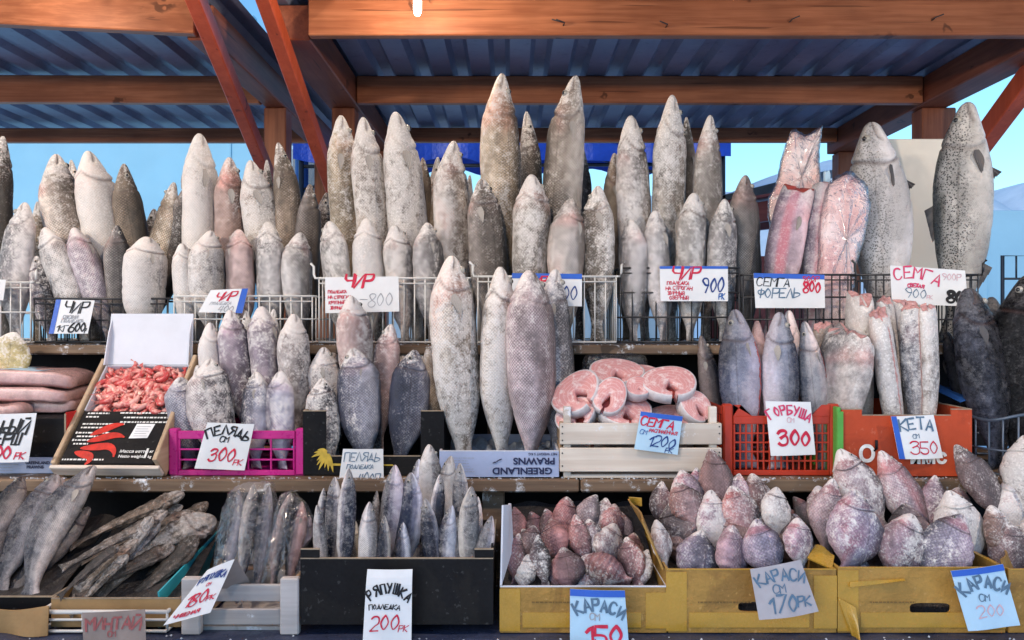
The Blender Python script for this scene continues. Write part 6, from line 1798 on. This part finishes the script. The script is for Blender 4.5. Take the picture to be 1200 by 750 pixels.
sign([(243, 495), (298, 497), (287, 551), (228, 549)], 2.115, 'paper', 'white sign with wavy black name and red 300 on the magenta crate',
     [('ПЕЛЯДЬ', .10, .60, .19, BK, .04, .17, .0), ('СМ', .36, .60, .13, BK, .025, 0, .1), ('300', .22, .16, .28, RD, .04, .02, .15), ('РК', .74, .10, .12, RD, .02, 0, .2)], seed=11)
sign([(402, 526), (449, 526), (450, 572), (396, 572)], 2.112, 'paper', 'white sign with thin grey writing and 400 on the black flower carton',
     [('ПЕЛЯДЬ', .06, .68, .22, 'ink_steel', .022, .02, .12), ('ПОДЛЕДКА', .14, .50, .11, 'ink_steel', .018, 0, .2), ('400Р', .40, .10, .28, 'ink_steel', .022, 0, .2)], seed=12)
sign([(751, 482), (800, 488), (794, 533), (743, 526)], 2.078, 'paper_blue', 'pale blue sign with red name and navy 1200 on the steak box',
     [('СЕМГА', .04, .62, .22, RD, .045, .04, .2), ('РАСПИЛЕННАЯ', .26, .50, .085, RD, .02, 0, .2), ('СМ', .05, .42, .12, BL_, .018, 0, .2), ('1200', .28, .12, .28, NV, .035, .02, .25), ('РК', .70, .02, .12, NV, .02, 0, .25)], tab=('t', .12), seed=13)
sign([(897, 470), (950, 471), (956, 533), (903, 534)], 2.112, 'paper', 'white sign with arched red name and big red 300 on the orange crate',
     [('ГОРБУША', .07, .62, .17, PK_, .035, .14, .0), ('СМ', .42, .62, .09, FA, .015, 0, .1), ('300', .20, .16, .27, RD, .055, .02, .1)], seed=14)
sign([(1044, 488), (1094, 486), (1106, 537), (1054, 538)], 2.09, 'paper', 'white sign with blue left edge and red 350 on the orange carton',
     [('КЕТА', .14, .64, .26, 'ink_steel', .045, .04, .1), ('СМ', .38, .48, .10, 'ink_steel', .018, 0, .1), ('350', .26, .12, .28, RD, .03, 0, .1)], tab=('l', .12), seed=15)
sign([(243, 668), (275, 655), (247, 718), (192, 733)], 1.69, 'paper', 'white sign tilted steeply with blue name and red 180 beside the grey crate',
     [('РЯПУШКА', .10, .68, .12, NV, .03, .06, .0), ('СМ', .46, .60, .06, RD, .015, 0, .0), ('180', .18, .26, .24, RD, .035, .0, .0), ('РК', .72, .28, .09, RD, .02, 0, .0), ('ЧИЩЕНАЯ', .12, .08, .07, RD, .02, .0, .0)], Ytop=1.725, seed=16)
tn = MB(); a, b, c_ = at(275, 655, 1.727), at(296, 689, 1.79), at(254, 690, 1.75)
tn.slab(lambda u, v: a * (1 - v) + (c_ * (1 - u) + b * u) * v + Vector((.003 * u, 0, 0)), 6, 5, (0, .0008, 0))
tag(tn.build('paper_fold', M['paper_brown']), 'folded back half of the tilted white sign on the grey crate', 'paper')
sign([(96, 718), (170, 714), (172, 760), (98, 764)], 1.70, 'paper_brown', 'damp brown sign with smeared red name on the white basket', [('МИНТАЙ', .06, .52, .30, 'ink_dull', .06, .04, .15), ('СМ', .40, .36, .14, 'ink_dull', .03, 0, .1)], seed=17)
sign([(430, 668), (483, 668), (482, 756), (425, 756)], 1.70, 'paper', 'long white sign with arched black name and red 200 on the black carton',
     [('РЯПУШКА', .12, .57, .13, BK, .028, .13, .0), ('ПОДЛЕДКА', .10, .47, .065, BK, .014, .02, .1), ('200', .14, .20, .19, RD, .022, .01, .15), ('РК', .72, .18, .09, RD, .012, 0, .2)], seed=18, fold=True)
sign([(668, 690), (732, 692), (738, 770), (668, 770)], 1.70, 'paper_blue', 'pale blue sign with faded arched name and red 150 on left yellow carton',
     [('КАРАСИ', .13, .58, .18, 'ink_steel', .04, .12, .0), ('СМ', .34, .56, .10, GY, .018, 0, .1), ('150', .28, .18, .26, RD, .05, .02, .1)], tab=('t', .10), seed=19)
sign([(879, 667), (938, 656), (960, 717), (890, 727)], 1.70, 'paper_grey', 'grey card sign with blue name and 170 on middle yellow carton',
     [('КАРАСИ', .12, .58, .21, 'ink_steel', .04, .13, .0), ('СМ', .32, .48, .16, 'ink_steel', .025, 0, .12), ('170', .20, .10, .32, 'ink_steel', .045, .02, .15), ('РК', .68, .16, .18, 'ink_steel', .035, 0, .15)], seed=20)
sign([(1114, 669), (1175, 661), (1196, 733), (1134, 739)], 1.70, 'paper_blue', 'pale blue sign with blue top edge and faded red price on right yellow carton',
     [('КАРАСИ', .13, .52, .20, 'ink_steel', .045, .16, .0), ('СМ', .36, .46, .11, 'ink_steel', .02, 0, .1), ('200', .26, .18, .18, FA, .02, .03, .1)], tab=('t', .10), seed=21)
